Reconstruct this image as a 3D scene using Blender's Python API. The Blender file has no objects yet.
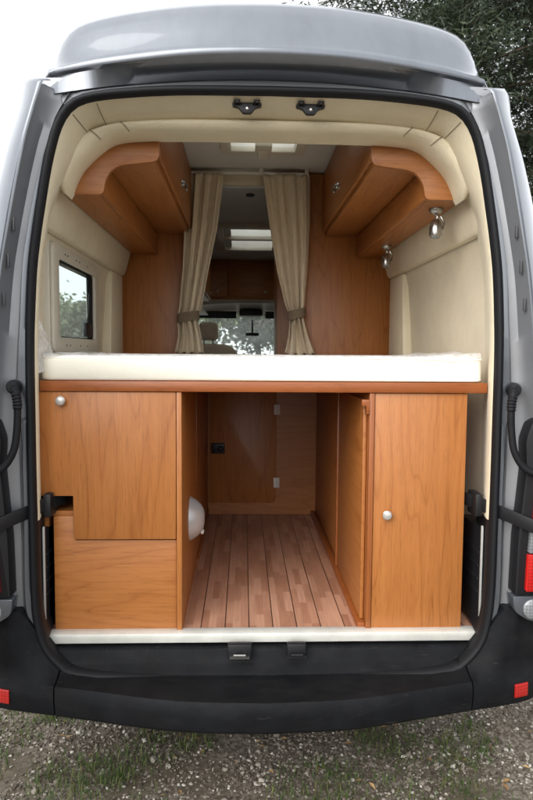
import bpy, bmesh, math, random
import numpy as np
from mathutils import Vector, Matrix, noise as mnoise
random.seed(7)
scn = bpy.context.scene
COL = scn.collection
PI = math.pi

# ------------------------------------------------------------------ helpers
class MB:
    def __init__(s): s.v = []; s.f = []
    def add(s, vs, fs):
        o = len(s.v); s.v += [tuple(p) for p in vs]; s.f += [tuple(i + o for i in f) for f in fs]; return s
    def box(s, x0, x1, y0, y1, z0, z1):
        vs = [(x, y, z) for z in (z0, z1) for y in (y0, y1) for x in (x0, x1)]
        return s.add(vs, [(0, 2, 3, 1), (4, 5, 7, 6), (0, 1, 5, 4), (2, 6, 7, 3), (0, 4, 6, 2), (1, 3, 7, 5)])
    def prism(s, poly, plane, a, b):
        n = len(poly)
        def P(p, t):
            return {'xz': (p[0], t, p[1]), 'yz': (t, p[0], p[1]), 'xy': (p[0], p[1], t)}[plane]
        vs = [P(p, a) for p in poly] + [P(p, b) for p in poly]
        fs = [tuple(range(n)), tuple(range(2 * n - 1, n - 1, -1))]
        fs += [(i, i + n, (i + 1) % n + n, (i + 1) % n) for i in range(n)]
        return s.add(vs, fs)
    def loft(s, rings, closed=False, loop=False, caps=False, skip=None):
        n = len(rings[0]); m = len(rings); o = []
        for r in rings: o += list(r)
        fs = []
        for i in range(m if loop else m - 1):
            for j in range(n if closed else n - 1):
                if skip and skip(i, j): continue
                i2 = (i + 1) % m; j2 = (j + 1) % n
                fs.append((i * n + j, i * n + j2, i2 * n + j2, i2 * n + j))
        if caps:
            fs.append(tuple(range(n))); fs.append(tuple(range(m * n - 1, (m - 1) * n - 1, -1)))
        return s.add(o, fs)
    def tube(s, pts, r, n=10, caps=True):
        pts = [Vector(p) for p in pts]; rings = []
        N = None
        for i, p in enumerate(pts):
            t = (pts[min(i + 1, len(pts) - 1)] - pts[max(i - 1, 0)]).normalized()
            if N is None:
                N = t.orthogonal().normalized()
            else:
                N = (N - t * N.dot(t)).normalized()
            B = t.cross(N); rr = r[i] if isinstance(r, (list, tuple)) else r
            rings.append([p + (N * math.cos(2 * PI * k / n) + B * math.sin(2 * PI * k / n)) * rr for k in range(n)])
        return s.loft(rings, closed=True, caps=caps)
    def lathe(s, prof, c, axis='z', n=24):
        rings = []
        for (r, h) in prof:
            ring = []
            for k in range(n):
                a = 2 * PI * k / n; u, w = r * math.cos(a), r * math.sin(a)
                ring.append({'z': (c[0] + u, c[1] + w, c[2] + h), 'y': (c[0] + u, c[1] + h, c[2] + w), 'x': (c[0] + h, c[1] + u, c[2] + w)}[axis])
            rings.append(ring)
        return s.loft(rings, closed=True, caps=True)
    def ell(s, c, rx, ry, rz, nu=20, nv=12):
        rings = []
        for i in range(1, nv):
            t = PI * i / nv
            rings.append([(c[0] + rx * math.sin(t) * math.cos(2 * PI * k / nu), c[1] + ry * math.sin(t) * math.sin(2 * PI * k / nu), c[2] + rz * math.cos(t)) for k in range(nu)])
        return s.loft(rings, closed=True, caps=True)
    def build(s, name, mat, parent=None, bevel=0.0, seg=2, smooth=35, loc=None, sub=0, weld=False):
        me = bpy.data.meshes.new(name)
        off = Vector(loc) if loc else (wloc(parent) if parent else Vector((0, 0, 0)))
        bm = bmesh.new()
        bv = [bm.verts.new(Vector(p) - off) for p in s.v]
        for f in s.f:
            try: bm.faces.new([bv[i] for i in f])
            except ValueError: pass
        if weld: bmesh.ops.remove_doubles(bm, verts=bm.verts[:], dist=1e-5)
        bmesh.ops.recalc_face_normals(bm, faces=bm.faces[:])
        if bevel:
            ed = [e for e in bm.edges if len(e.link_faces) == 2 and e.calc_face_angle(0) > math.radians(28)]
            if ed: bmesh.ops.bevel(bm, geom=ed, offset=bevel, segments=seg, profile=.5, affect='EDGES', clamp_overlap=True)
        if smooth:
            for f in bm.faces: f.smooth = True
            for e in bm.edges:
                e.smooth = not (len(e.link_faces) == 2 and e.calc_face_angle(0) > math.radians(smooth))
        bm.to_mesh(me); bm.free()
        me.materials.append(mat)
        o = bpy.data.objects.new(name, me); COL.objects.link(o)
        if parent:
            o.parent = parent
        elif loc:
            o.location = loc
        if sub:
            md = o.modifiers.new('sub', 'SUBSURF'); md.levels = sub; md.render_levels = sub
        return o

def wloc(o):
    v = Vector((0, 0, 0))
    while o:
        v += o.location; o = o.parent
    return v

def empty(name, loc=(0, 0, 0)):
    e = bpy.data.objects.new(name, None); e.empty_display_size = .1; e.location = loc; COL.objects.link(e); return e

def tag(o, label=None, cat=None, group=None, kind=None):
    if label: o['label'] = label
    if cat: o['category'] = cat
    if group: o['group'] = group
    if kind: o['kind'] = kind
    return o

def cr(pts, n):
    """Catmull-Rom resample of a polyline to n points, even in length."""
    P = [Vector(p) if len(p) == 3 else Vector((p[0], p[1], 0)) for p in pts]
    d = []
    for i in range(len(P) - 1):
        p0 = P[i - 1] if i else P[0] * 2 - P[1]; p1 = P[i]; p2 = P[i + 1]
        p3 = P[i + 2] if i + 2 < len(P) else P[-1] * 2 - P[-2]
        for k in range(12):
            t = k / 12
            d.append(.5 * ((2 * p1) + (p2 - p0) * t + (2 * p0 - 5 * p1 + 4 * p2 - p3) * t * t + (3 * p1 - p0 - 3 * p2 + p3) * t ** 3))
    d.append(P[-1])
    L = [0]
    for i in range(1, len(d)): L.append(L[-1] + (d[i] - d[i - 1]).length)
    out = []; j = 0
    for k in range(n):
        s = L[-1] * k / (n - 1)
        while j < len(d) - 2 and L[j + 1] < s: j += 1
        q = (s - L[j]) / max(L[j + 1] - L[j], 1e-9)
        out.append(d[j].lerp(d[j + 1], min(q, 1)))
    return out

def interp(x, tab):
    if x <= tab[0][0]: return tab[0][1]
    for (a, fa), (b, fb) in zip(tab, tab[1:]):
        if x <= b: return fa + (fb - fa) * (x - a) / (b - a)
    return tab[-1][1]

def roundpoly(poly, radii, n=6):
    out = []
    N = len(poly)
    for i, p in enumerate(poly):
        r = radii[i] if isinstance(radii, (list, tuple)) else radii
        p = Vector((*p, 0)); a = Vector((*poly[i - 1], 0)); b = Vector((*poly[(i + 1) % N], 0))
        if r <= 0: out.append((p.x, p.y)); continue
        u = (a - p).normalized(); w = (b - p).normalized()
        for k in range(n + 1):
            t = k / n
            q = (p + u * r) * (1 - t) ** 2 + p * 2 * t * (1 - t) + (p + w * r) * t * t
            out.append((q.x, q.y))
    return out

# ------------------------------------------------------------------ materials
def newmat(name):
    m = bpy.data.materials.new(name); m.use_nodes = True
    nt = m.node_tree; nt.nodes.clear()
    out = nt.nodes.new('ShaderNodeOutputMaterial')
    return m, nt, out
def nd(nt, t, **kw):
    n = nt.nodes.new(t)
    for k, v in kw.items():
        if k.startswith('i_'):
            key = k[2:]
            n.inputs[int(key) if key.isdigit() else key.replace('_', ' ')].default_value = v
        else: setattr(n, k, v)
    return n
def ramp(nt, stops, interp='LINEAR'):
    r = nt.nodes.new('ShaderNodeValToRGB'); cr_ = r.color_ramp; cr_.interpolation = interp
    while len(cr_.elements) < len(stops): cr_.elements.new(.5)
    for e, (p, c) in zip(cr_.elements, stops):
        e.position = p; e.color = (*c, 1) if len(c) == 3 else c
    return r
def math_(nt, op, a, b=None, c=None):
    n = nt.nodes.new('ShaderNodeMath'); n.operation = op
    for i, x in enumerate((a, b, c)):
        if x is None: continue
        if isinstance(x, (int, float)): n.inputs[i].default_value = x
        else: nt.links.new(x, n.inputs[i])
    return n.outputs[0]
def mixc(nt, fac, a, b, mode='MIX'):
    n = nt.nodes.new('ShaderNodeMix'); n.data_type = 'RGBA'; n.blend_type = mode
    for sock, x in ((n.inputs['Factor'], fac), (n.inputs['A'], a), (n.inputs['B'], b)):
        pass
    def st(i, x):
        if isinstance(x, (int, float)): n.inputs[i].default_value = x
        elif isinstance(x, tuple): n.inputs[i].default_value = (*x, 1) if len(x) == 3 else x
        else: nt.links.new(x, n.inputs[i])
    st(0, fac); st(6, a); st(7, b)
    return n.outputs[2]
def bsdf(nt, out, **kw):
    b = nt.nodes.new('ShaderNodeBsdfPrincipled')
    for k, v in kw.items(): b.inputs[k.replace('_', ' ')].default_value = (*v, 1) if isinstance(v, tuple) and len(v) == 3 else v
    nt.links.new(b.outputs[0], out.inputs[0]); return b
def bump(nt, b, h, strength=.2, dist=.002):
    n = nd(nt, 'ShaderNodeBump'); n.inputs['Strength'].default_value = strength; n.inputs['Distance'].default_value = dist
    nt.links.new(h, n.inputs['Height']); nt.links.new(n.outputs[0], b.inputs['Normal'])
def coords(nt, scale=(1, 1, 1), kind='Object', loc=(0, 0, 0)):
    tc = nd(nt, 'ShaderNodeTexCoord'); mp = nd(nt, 'ShaderNodeMapping')
    mp.inputs['Scale'].default_value = scale; mp.inputs['Location'].default_value = loc
    nt.links.new(tc.outputs[kind], mp.inputs[0]); return mp.outputs[0]
def noise(nt, vec, scale=1, detail=3, rough=.5, dist=0):
    n = nd(nt, 'ShaderNodeTexNoise'); n.inputs['Scale'].default_value = scale; n.inputs['Detail'].default_value = detail
    n.inputs['Roughness'].default_value = rough; n.inputs['Distortion'].default_value = dist
    nt.links.new(vec, n.inputs['Vector']); return n.outputs[0]

def wood(name, axis, base=(.345, .124, .030), dark=(.265, .085, .018), light=(.41, .158, .043), rough=.40, seed=0.0):
    m, nt, out = newmat(name)
    b = bsdf(nt, out, Roughness=rough, Specular_IOR_Level=.45)
    k = 'xyz'.index(axis)
    s1 = [5.0] * 3; s1[k] = .55
    s2 = [150.0] * 3; s2[k] = 3.0
    s3 = [2.2] * 3; s3[k] = .35
    s4 = [420.0] * 3; s4[k] = 14.0
    c1 = coords(nt, s1, loc=(seed, seed * 1.7, seed * .6)); n1 = noise(nt, c1, 1, 2.2, .42)
    v = math_(nt, 'MULTIPLY', n1, 15.0); v = math_(nt, 'FRACT', v)
    v = math_(nt, 'PINGPONG', v, .5); v = math_(nt, 'MULTIPLY', v, 2.0)
    r1 = ramp(nt, [(0, (0, 0, 0)), (.16, (.7, .7, .7)), (1, (1, 1, 1))]); nt.links.new(v, r1.inputs[0])
    f1 = noise(nt, coords(nt, s2), 1, 4, .6)
    f2 = noise(nt, coords(nt, s3, loc=(seed, 0, 0)), 1, 2, .5)
    pore = noise(nt, coords(nt, s4), 1, 2, .6)
    t = math_(nt, 'ADD', math_(nt, 'MULTIPLY', r1.outputs[0], .27), math_(nt, 'MULTIPLY', f1, .56))
    t = math_(nt, 'ADD', t, math_(nt, 'MULTIPLY', f2, .35))
    rc = ramp(nt, [(.36, dark), (.62, base), (.9, light)]); nt.links.new(t, rc.inputs[0])
    pr = ramp(nt, [(.30, (.70, .70, .70)), (.45, (1, 1, 1))]); nt.links.new(pore, pr.inputs[0])
    c = mixc(nt, 1.0, rc.outputs[0], pr.outputs[0], 'MULTIPLY')
    nt.links.new(c, b.inputs['Base Color'])
    bump(nt, b, f1, .12, .001)
    return m

def plain(name, col, rough=.5, metal=0.0, var=.12, nscale=6, bumps=0, bscale=200, coat=0, spec=.5, bdist=.001):
    m, nt, out = newmat(name)
    b = bsdf(nt, out, Roughness=rough, Metallic=metal, Coat_Weight=coat, Coat_Roughness=.06, Specular_IOR_Level=spec)
    n = noise(nt, coords(nt), nscale, 5, .6)
    r = ramp(nt, [(.3, tuple(c * (1 - var) for c in col)), (.7, tuple(min(1, c * (1 + var)) for c in col))])
    nt.links.new(n, r.inputs[0]); nt.links.new(r.outputs[0], b.inputs['Base Color'])
    n2 = noise(nt, coords(nt), nscale * 3, 4, .6)
    nt.links.new(math_(nt, 'ADD', rough - .05, math_(nt, 'MULTIPLY', n2, .1)), b.inputs['Roughness'])
    if bumps: bump(nt, b, noise(nt, coords(nt), bscale, 3, .6), bumps, bdist)
    return m

M = {}
M['wood_z'] = wood('cherry_vertical', 'z')
M['wood_z2'] = wood('cherry_vertical_b', 'z', seed=3.3)
M['wood_x'] = wood('cherry_horizontal', 'x', seed=1.3)
M['wood_y'] = wood('cherry_lengthwise', 'y', seed=2.1)
M['wood_edge'] = wood('cherry_edge_band', 'x', base=(.255, .072, .017), dark=(.205, .055, .012), light=(.29, .085, .021), rough=.38)
M['wood_edge_z'] = wood('cherry_edge_band_z', 'z', base=(.27, .083, .021), dark=(.22, .066, .016), light=(.305, .10, .026), rough=.38)

def paint(name, col):
    m, nt, out = newmat(name)
    b = bsdf(nt, out, Base_Color=col, Metallic=.6, Roughness=.30, Coat_Weight=.8, Coat_Roughness=.04)
    n = noise(nt, coords(nt, (5, 5, 1.2)), 2.2, 6, .68)
    r = ramp(nt, [(.25, tuple(c * .88 for c in col)), (.75, tuple(c * 1.12 for c in col))]); nt.links.new(n, r.inputs[0]); nt.links.new(r.outputs[0], b.inputs['Base Color'])
    bump(nt, b, noise(nt, coords(nt), 60, 2, .5), .05, .0006)
    return m
M['silver'] = paint('silver_metallic_paint', (.128, .140, .158))
M['jamb'] = plain('jamb_paint', (.25, .256, .268), .36, .5, var=.06, nscale=5)
M['seal'] = plain('black_rubber', (.006, .0065, .008), .62, bumps=.1, spec=.25)
M['plastic'] = plain('black_grained_plastic', (.0055, .006, .0072), .62, var=.4, nscale=9, bumps=.35, bscale=900, bdist=.0008, spec=.14)
def dusty(m, col, sc):
    nt = m.node_tree; b = next(n for n in nt.nodes if n.type == 'BSDF_PRINCIPLED'); old = b.inputs['Base Color'].links[0].from_socket
    n1 = noise(nt, coords(nt, (1, 2.5, 2.5)), sc, 7, .72); r = ramp(nt, [(.50, (0, 0, 0)), (.85, (.4,) * 3)]); nt.links.new(n1, r.inputs[0])
    n2 = noise(nt, coords(nt, (6, 60, 60)), 1.5, 3, .6); r2_ = ramp(nt, [(.66, (0, 0, 0)), (.70, (.35,) * 3)]); nt.links.new(n2, r2_.inputs[0])
    c = mixc(nt, r.outputs[0], old, col); c = mixc(nt, r2_.outputs[0], c, tuple(x * 1.5 for x in col)); nt.links.new(c, b.inputs['Base Color'])
dusty(M['plastic'], (.026, .0255, .024), 6)
M['dark_plastic'] = plain('dark_plastic', (.010, .010, .0115), .45, spec=.35)
M['grey_plastic'] = plain('grey_plastic', (.07, .07, .075), .5)
M['alu'] = plain('pale_aluminium_trim', (.70, .70, .64), .42, .25, var=.1, nscale=14)
M['alu_dull'] = plain('dull_painted_edge', (.36, .36, .34), .45)
M['chrome'] = plain('satin_metal', (.40, .385, .365), .25, .95, var=.05)
M['white_metal'] = plain('pale_metal', (.55, .53, .50), .3, .5)
M['oval'] = plain('pale_satin_metal', (.60, .60, .59), .32, .4)
M['white_plastic'] = plain('white_plastic', (.74, .73, .68), .4, var=.05)
M['cream_plastic'] = plain('cream_plastic', (.60, .56, .47), .42, var=.05)
M['ceil'] = plain('ceiling_lining', (.66, .65, .64), .6, var=.05)
M['dark'] = plain('underbody', (.012, .012, .012), .9)
M['tyre'] = plain('tyre_rubber', (.02, .02, .02), .8)
M['tie'] = plain('tieback_cloth', (.20, .15, .10), .9, bumps=.4, bscale=700)
M['seatcloth'] = plain('seat_cloth', (.66, .55, .40), .9, bumps=.3, bscale=500)

def leather(name, col, fine=320, rough=.55):
    m, nt, out = newmat(name)
    b = bsdf(nt, out, Roughness=rough, Sheen_Weight=.1)
    n = noise(nt, coords(nt), 5, 4, .6)
    r = ramp(nt, [(.25, tuple(c * .9 for c in col)), (.75, tuple(c * 1.06 for c in col))]); nt.links.new(n, r.inputs[0])
    nt.links.new(r.outputs[0], b.inputs['Base Color'])
    v = nd(nt, 'ShaderNodeTexVoronoi'); v.inputs['Scale'].default_value = fine; nt.links.new(coords(nt), v.inputs['Vector'])
    w = noise(nt, coords(nt, (1, 1, 1)), 9, 3, .55)
    h = math_(nt, 'ADD', math_(nt, 'MULTIPLY', v.outputs['Distance'], .25), math_(nt, 'MULTIPLY', w, 2.4))
    bump(nt, b, h, .55, .005)
    return m
M['leather'] = leather('cream_leatherette', (.77, .685, .50))
M['seam'] = plain('seam_thread', (.26, .215, .14), .9)
M['wallcloth'] = leather('beige_wall_lining', (.70, .61, .455), 500, .7)
M['band'] = leather('cream_wall_band', (.72, .63, .47), 380)

def cloth(name, col, wscale=900):
    m, nt, out = newmat(name)
    d = bsdf(nt, out, Roughness=.9, Sheen_Weight=.2)
    w1 = nd(nt, 'ShaderNodeTexWave', bands_direction='X'); w1.inputs['Scale'].default_value = wscale / 6
    w2 = nd(nt, 'ShaderNodeTexWave', bands_direction='Z'); w2.inputs['Scale'].default_value = wscale / 6
    c = coords(nt); nt.links.new(c, w1.inputs[0]); nt.links.new(c, w2.inputs[0])
    n = noise(nt, coords(nt, (60, 60, 6)), 3, 4, .6)
    r = ramp(nt, [(.25, tuple(x * .82 for x in col)), (.75, tuple(x * 1.1 for x in col))]); nt.links.new(n, r.inputs[0])
    nt.links.new(r.outputs[0], d.inputs['Base Color'])
    bump(nt, d, math_(nt, 'ADD', w1.outputs[1], w2.outputs[1]), .2, .0006)
    return m
M['curtain'] = cloth('beige_curtain_cloth', (.73, .62, .46))

def mattress_mat():
    m, nt, out = newmat('cream_quilted_ticking')
    b = bsdf(nt, out, Roughness=.85, Sheen_Weight=.2)
    c = coords(nt)
    v = nd(nt, 'ShaderNodeTexVoronoi', feature='DISTANCE_TO_EDGE'); v.inputs['Scale'].default_value = 16; nt.links.new(coords(nt, (1, 1, 1.4)), v.inputs['Vector'])
    n = noise(nt, c, 40, 4, .6)
    r = ramp(nt, [(0, (.79, .755, .64)), (.10, (.80, .77, .66)), (1, (.805, .775, .67))]); nt.links.new(v.outputs['Distance'], r.inputs[0])
    nt.links.new(r.outputs[0], b.inputs['Base Color'])
    h = math_(nt, 'ADD', math_(nt, 'MINIMUM', math_(nt, 'MULTIPLY', v.outputs['Distance'], 2.5), .8), math_(nt, 'MULTIPLY', n, .5))
    bump(nt, b, h, .12, .003)
    return m
M['mattress'] = mattress_mat()

def film():
    m, nt, out = newmat('milky_plastic_film')
    t = nd(nt, 'ShaderNodeBsdfTransparent'); g = nd(nt, 'ShaderNodeBsdfGlossy'); g.inputs['Roughness'].default_value = .18
    d = nd(nt, 'ShaderNodeBsdfDiffuse'); d.inputs[0].default_value = (.78, .77, .76, 1)
    n = noise(nt, coords(nt), 26, 4, .6)
    r = ramp(nt, [(.3, (.25,) * 3), (.75, (.75,) * 3)]); nt.links.new(n, r.inputs[0])
    m1 = nd(nt, 'ShaderNodeMixShader'); nt.links.new(r.outputs[0], m1.inputs[0]); nt.links.new(t.outputs[0], m1.inputs[1]); nt.links.new(d.outputs[0], m1.inputs[2])
    m2 = nd(nt, 'ShaderNodeMixShader'); m2.inputs[0].default_value = .18; nt.links.new(m1.outputs[0], m2.inputs[1]); nt.links.new(g.outputs[0], m2.inputs[2])
    nt.links.new(m2.outputs[0], out.inputs[0]); return m
M['film'] = film()

def glass(name, tint=(.9, .93, .92), milk=.08, gloss=.06, rough=.02):
    m, nt, out = newmat(name)
    t = nd(nt, 'ShaderNodeBsdfTransparent'); t.inputs[0].default_value = (*tint, 1)
    g = nd(nt, 'ShaderNodeBsdfGlossy'); g.inputs['Roughness'].default_value = rough
    d = nd(nt, 'ShaderNodeBsdfTranslucent'); d.inputs[0].default_value = (.8, .82, .8, 1)
    n = noise(nt, coords(nt), 5, 5, .6)
    r = ramp(nt, [(.3, (milk * .7,) * 3), (.7, (milk * 1.3,) * 3)]); nt.links.new(n, r.inputs[0])
    m1 = nd(nt, 'ShaderNodeMixShader'); nt.links.new(r.outputs[0], m1.inputs[0]); nt.links.new(t.outputs[0], m1.inputs[1]); nt.links.new(d.outputs[0], m1.inputs[2])
    m2 = nd(nt, 'ShaderNodeMixShader'); m2.inputs[0].default_value = gloss; nt.links.new(m1.outputs[0], m2.inputs[1]); nt.links.new(g.outputs[0], m2.inputs[2])
    nt.links.new(m2.outputs[0], out.inputs[0]); return m
M['glass'] = glass('window_glass', milk=.03)
M['windscreen'] = glass('windscreen_glass', (.88, .95, .90), .10)  # milky share pales the view through it, standing in for flare and haze
M['frosted'] = glass('frosted_hatch_acrylic', (.85, .85, .85), .6)

def lens(name, col, rough=.12):
    m, nt, out = newmat(name)
    b = bsdf(nt, out, Base_Color=col, Roughness=rough, Coat_Weight=1.0, Coat_Roughness=.03)
    w = nd(nt, 'ShaderNodeTexWave', bands_direction='Z'); w.inputs['Scale'].default_value = 26; nt.links.new(coords(nt), w.inputs[0])
    w2 = nd(nt, 'ShaderNodeTexWave', bands_direction='X'); w2.inputs['Scale'].default_value = 26; nt.links.new(coords(nt), w2.inputs[0])
    h = math_(nt, 'ADD', w.outputs[1], w2.outputs[1])
    r = ramp(nt, [(.1, tuple(x * .62 for x in col)), (.7, col)]); nt.links.new(math_(nt, 'MULTIPLY', h, .5), r.inputs[0]); nt.links.new(r.outputs[0], b.inputs['Base Color'])
    bump(nt, b, h, .25, .001)
    return m
M['red'] = lens('red_lens', (.55, .012, .010))
M['clear'] = lens('clear_lens', (.22, .23, .24))
M['reflector'] = lens('red_reflector', (.42, .012, .010))

def floor_mat():
    m, nt, out = newmat('striped_plank_floor')
    b = bsdf(nt, out, Roughness=.38)
    tc = nd(nt, 'ShaderNodeTexCoord'); sp = nd(nt, 'ShaderNodeSeparateXYZ'); nt.links.new(tc.outputs['Object'], sp.inputs[0])
    x, y = sp.outputs[0], sp.outputs[1]
    xi = math_(nt, 'FLOOR', math_(nt, 'DIVIDE', math_(nt, 'ADD', x, 5.0), .0305))
    wn = nd(nt, 'ShaderNodeTexWhiteNoise', noise_dimensions='1D'); nt.links.new(xi, wn.inputs['W'])
    yj = math_(nt, 'FLOOR', math_(nt, 'ADD', math_(nt, 'DIVIDE', y, .21), wn.outputs[0]))
    cv = nd(nt, 'ShaderNodeCombineXYZ'); nt.links.new(xi, cv.inputs[0]); nt.links.new(yj, cv.inputs[1])
    w2 = nd(nt, 'ShaderNodeTexWhiteNoise', noise_dimensions='2D'); nt.links.new(cv.outputs[0], w2.inputs['Vector'])
    r = ramp(nt, [(0, (.37, .175, .105)), (.5, (.46, .235, .148)), (1, (.56, .31, .205))]); nt.links.new(w2.outputs[0], r.inputs[0])
    g = noise(nt, coords(nt, (160, 6, 1)), 1, 4, .6)
    gr = ramp(nt, [(.3, (.78,) * 3), (.6, (1,) * 3)]); nt.links.new(g, gr.inputs[0])
    c = mixc(nt, 1.0, r.outputs[0], gr.outputs[0], 'MULTIPLY')
    fx = math_(nt, 'FRACT', math_(nt, 'DIVIDE', math_(nt, 'ADD', x, 5.0), .0915))
    ln = math_(nt, 'LESS_THAN', fx, .042)
    c = mixc(nt, ln, c, (.055, .024, .016))
    nt.links.new(c, b.inputs['Base Color'])
    return m
M['floor'] = floor_mat()

def ground_mat():
    m, nt, out = newmat('gravel_ground')
    b = bsdf(nt, out, Roughness=.95)
    v = nd(nt, 'ShaderNodeTexVoronoi'); v.inputs['Scale'].default_value = 85; nt.links.new(coords(nt), v.inputs['Vector'])
    sp = nd(nt, 'ShaderNodeSeparateColor'); nt.links.new(v.outputs['Color'], sp.inputs[0])
    r = ramp(nt, [(0, (.05, .038, .025)), (.5, (.11, .09, .066)), (1, (.19, .165, .135))]); nt.links.new(sp.outputs[0], r.inputs[0])
    n = noise(nt, coords(nt), 2.2, 5, .6)
    nr = ramp(nt, [(.45, (0, 0, 0)), (.62, (1, 1, 1))]); nt.links.new(n, nr.inputs[0])
    soil = noise(nt, coords(nt), 60, 4, .7)
    sr = ramp(nt, [(.3, (.03, .024, .013)), (.7, (.085, .066, .038))]); nt.links.new(soil, sr.inputs[0])
    c = mixc(nt, math_(nt, 'MULTIPLY', nr.outputs[0], .8), r.outputs[0], sr.outputs[0])
    far = noise(nt, coords(nt), .05, 3, .5)
    fr = ramp(nt, [(.45, (0, 0, 0)), (.6, (1, 1, 1))]); nt.links.new(far, fr.inputs[0])
    nt.links.new(c, b.inputs['Base Color'])
    bump(nt, b, v.outputs['Distance'], -.8, .012)
    return m
M['ground'] = ground_mat()

def island(name, stops, rough=.9, trans=0.0, hue=None):
    m, nt, out = newmat(name)
    b = bsdf(nt, out, Roughness=rough)
    g = nd(nt, 'ShaderNodeNewGeometry')
    r = ramp(nt, stops); nt.links.new(g.outputs['Random Per Island'], r.inputs[0])
    nt.links.new(r.outputs[0], b.inputs['Base Color'])
    if trans:
        t = nd(nt, 'ShaderNodeBsdfTranslucent'); nt.links.new(r.outputs[0], t.inputs[0])
        mx = nd(nt, 'ShaderNodeMixShader'); mx.inputs[0].default_value = trans
        nt.links.new(b.outputs[0], mx.inputs[1]); nt.links.new(t.outputs[0], mx.inputs[2]); nt.links.new(mx.outputs[0], out.inputs[0])
    return m
M['stone'] = island('gravel_stone', [(0, (.045, .034, .023)), (.4, (.105, .086, .065)), (.75, (.18, .155, .125)), (.95, (.30, .275, .235)), (1, (.48, .455, .41))])
M['grass'] = island('grass_blade', [(0, (.03, .062, .010)), (.6, (.06, .10, .018)), (1, (.13, .12, .04))], .8, .25)
M['deadleaf'] = island('dead_leaf', [(0, (.16, .085, .03)), (1, (.36, .24, .10))], .8, .2)
M['needle'] = island('conifer_needles', [(0, (.008, .016, .006)), (.6, (.018, .032, .011)), (1, (.036, .054, .02))], .7, .15)
M['leaf'] = island('broad_leaves', [(0, (.09, .12, .045)), (.6, (.14, .18, .075)), (1, (.20, .23, .11))], .7, .3)
M['leaf2'] = island('grey_green_leaves', [(0, (.10, .12, .07)), (.6, (.15, .17, .105)), (1, (.21, .225, .15))], .7, .3)
M['bark'] = plain('bark', (.075, .05, .035), .95, var=.4, nscale=14, bumps=.8, bscale=40, bdist=.02)

# ------------------------------------------------------------------ world, sun, camera
w = bpy.data.worlds.new('World'); scn.world = w; w.use_nodes = True
nt = w.node_tree; nt.nodes.clear()
wo = nd(nt, 'ShaderNodeOutputWorld'); bg = nd(nt, 'ShaderNodeBackground')
sky = nd(nt, 'ShaderNodeTexSky', sky_type='NISHITA'); sky.sun_disc = False
SUN_EL, SUN_AZ = math.radians(34), math.radians(216)       # azimuth from +Y (north) clockwise: behind the camera, to its left
sky.sun_elevation = SUN_EL; sky.sun_rotation = SUN_AZ; sky.dust_density = 4; sky.air_density = 1.0; sky.ozone_density = 1
hs = nd(nt, 'ShaderNodeHueSaturation'); hs.inputs['Saturation'].default_value = .22
nt.links.new(sky.outputs[0], hs.inputs['Color'])
tcw = nd(nt, 'ShaderNodeTexCoord'); cn = nd(nt, 'ShaderNodeTexNoise'); cn.inputs['Scale'].default_value = 2.2; cn.inputs['Detail'].default_value = 5
nt.links.new(tcw.outputs['Generated'], cn.inputs['Vector'])
crw = ramp(nt, [(.3, (5.4, 5.6, 5.9)), (.7, (7.4, 7.5, 7.6))]); nt.links.new(cn.outputs[0], crw.inputs[0])      # overcast cloud sheet
nt.links.new(mixc(nt, .68, hs.outputs[0], crw.outputs[0]), bg.inputs[0]); bg.inputs[1].default_value = .13
nt.links.new(bg.outputs[0], wo.inputs[0])
sl = bpy.data.lights.new('sun', 'SUN'); sl.energy = .8; sl.angle = math.radians(60); sl.color = (1, .97, .93)
so = bpy.data.objects.new('sun', sl); COL.objects.link(so)
sd = Vector((math.sin(SUN_AZ) * math.cos(SUN_EL), math.cos(SUN_AZ) * math.cos(SUN_EL), math.sin(SUN_EL)))
so.rotation_euler = sd.to_track_quat('Z', 'Y').to_euler(); so.location = sd * 30

cam = bpy.data.cameras.new('camera'); co = bpy.data.objects.new('camera', cam); COL.objects.link(co); scn.camera = co
cam.sensor_fit = 'VERTICAL'; cam.sensor_height = 24; cam.lens = 646 / 800 * 24; cam.clip_start = .02; cam.clip_end = 1000
cam.dof.use_dof = True; cam.dof.focus_distance = 2.6; cam.dof.aperture_fstop = 3.5
yaw, pit, rol = math.atan(23 / 646), math.atan(48 / 646), math.radians(.42)
fw = Vector((math.sin(yaw) * math.cos(pit), math.cos(yaw) * math.cos(pit), -math.sin(pit)))
rt = Vector((math.cos(yaw), -math.sin(yaw), 0)); up = rt.cross(fw)
r2 = rt * math.cos(rol) + up * math.sin(rol); u2 = -rt * math.sin(rol) + up * math.cos(rol)
mt = Matrix((r2, u2, -fw)).transposed().to_4x4(); mt.translation = Vector((-.082, -2.25, 1.60)); co.matrix_world = mt

vs = scn.view_settings; vs.view_transform = 'Standard'; vs.look = 'None'; vs.gamma = 1; vs.use_curve_mapping = False; vs.exposure = 1.52
scn.cycles.use_denoising = True
scn.cycles.max_bounces = 10; scn.cycles.diffuse_bounces = 5; scn.cycles.transparent_max_bounces = 16
scn.cycles.caustics_reflective = False; scn.cycles.caustics_refractive = False; scn.cycles.sample_clamp_indirect = 6

# ------------------------------------------------------------------ ground
g = MB()
xs = [-150, -40, -12, -6] + [-3 + i * .25 for i in range(25)] + [6, 12, 40, 150]
rings = []
for yy in [-150, -40, -12, -6] + [-3 + i * .25 for i in range(29)] + [7, 12, 40, 150]:
    rings.append([(x, yy, (mnoise.noise(Vector((x * .9, yy * .9, 0))) * .02 - .012) if abs(x) < 7 and abs(yy) < 8 else -.012) for x in xs])
g.loft(rings); tag(g.build('ground', M['ground']), kind='structure', label='grey brown gravel yard beneath and around the van', cat='ground')

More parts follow.
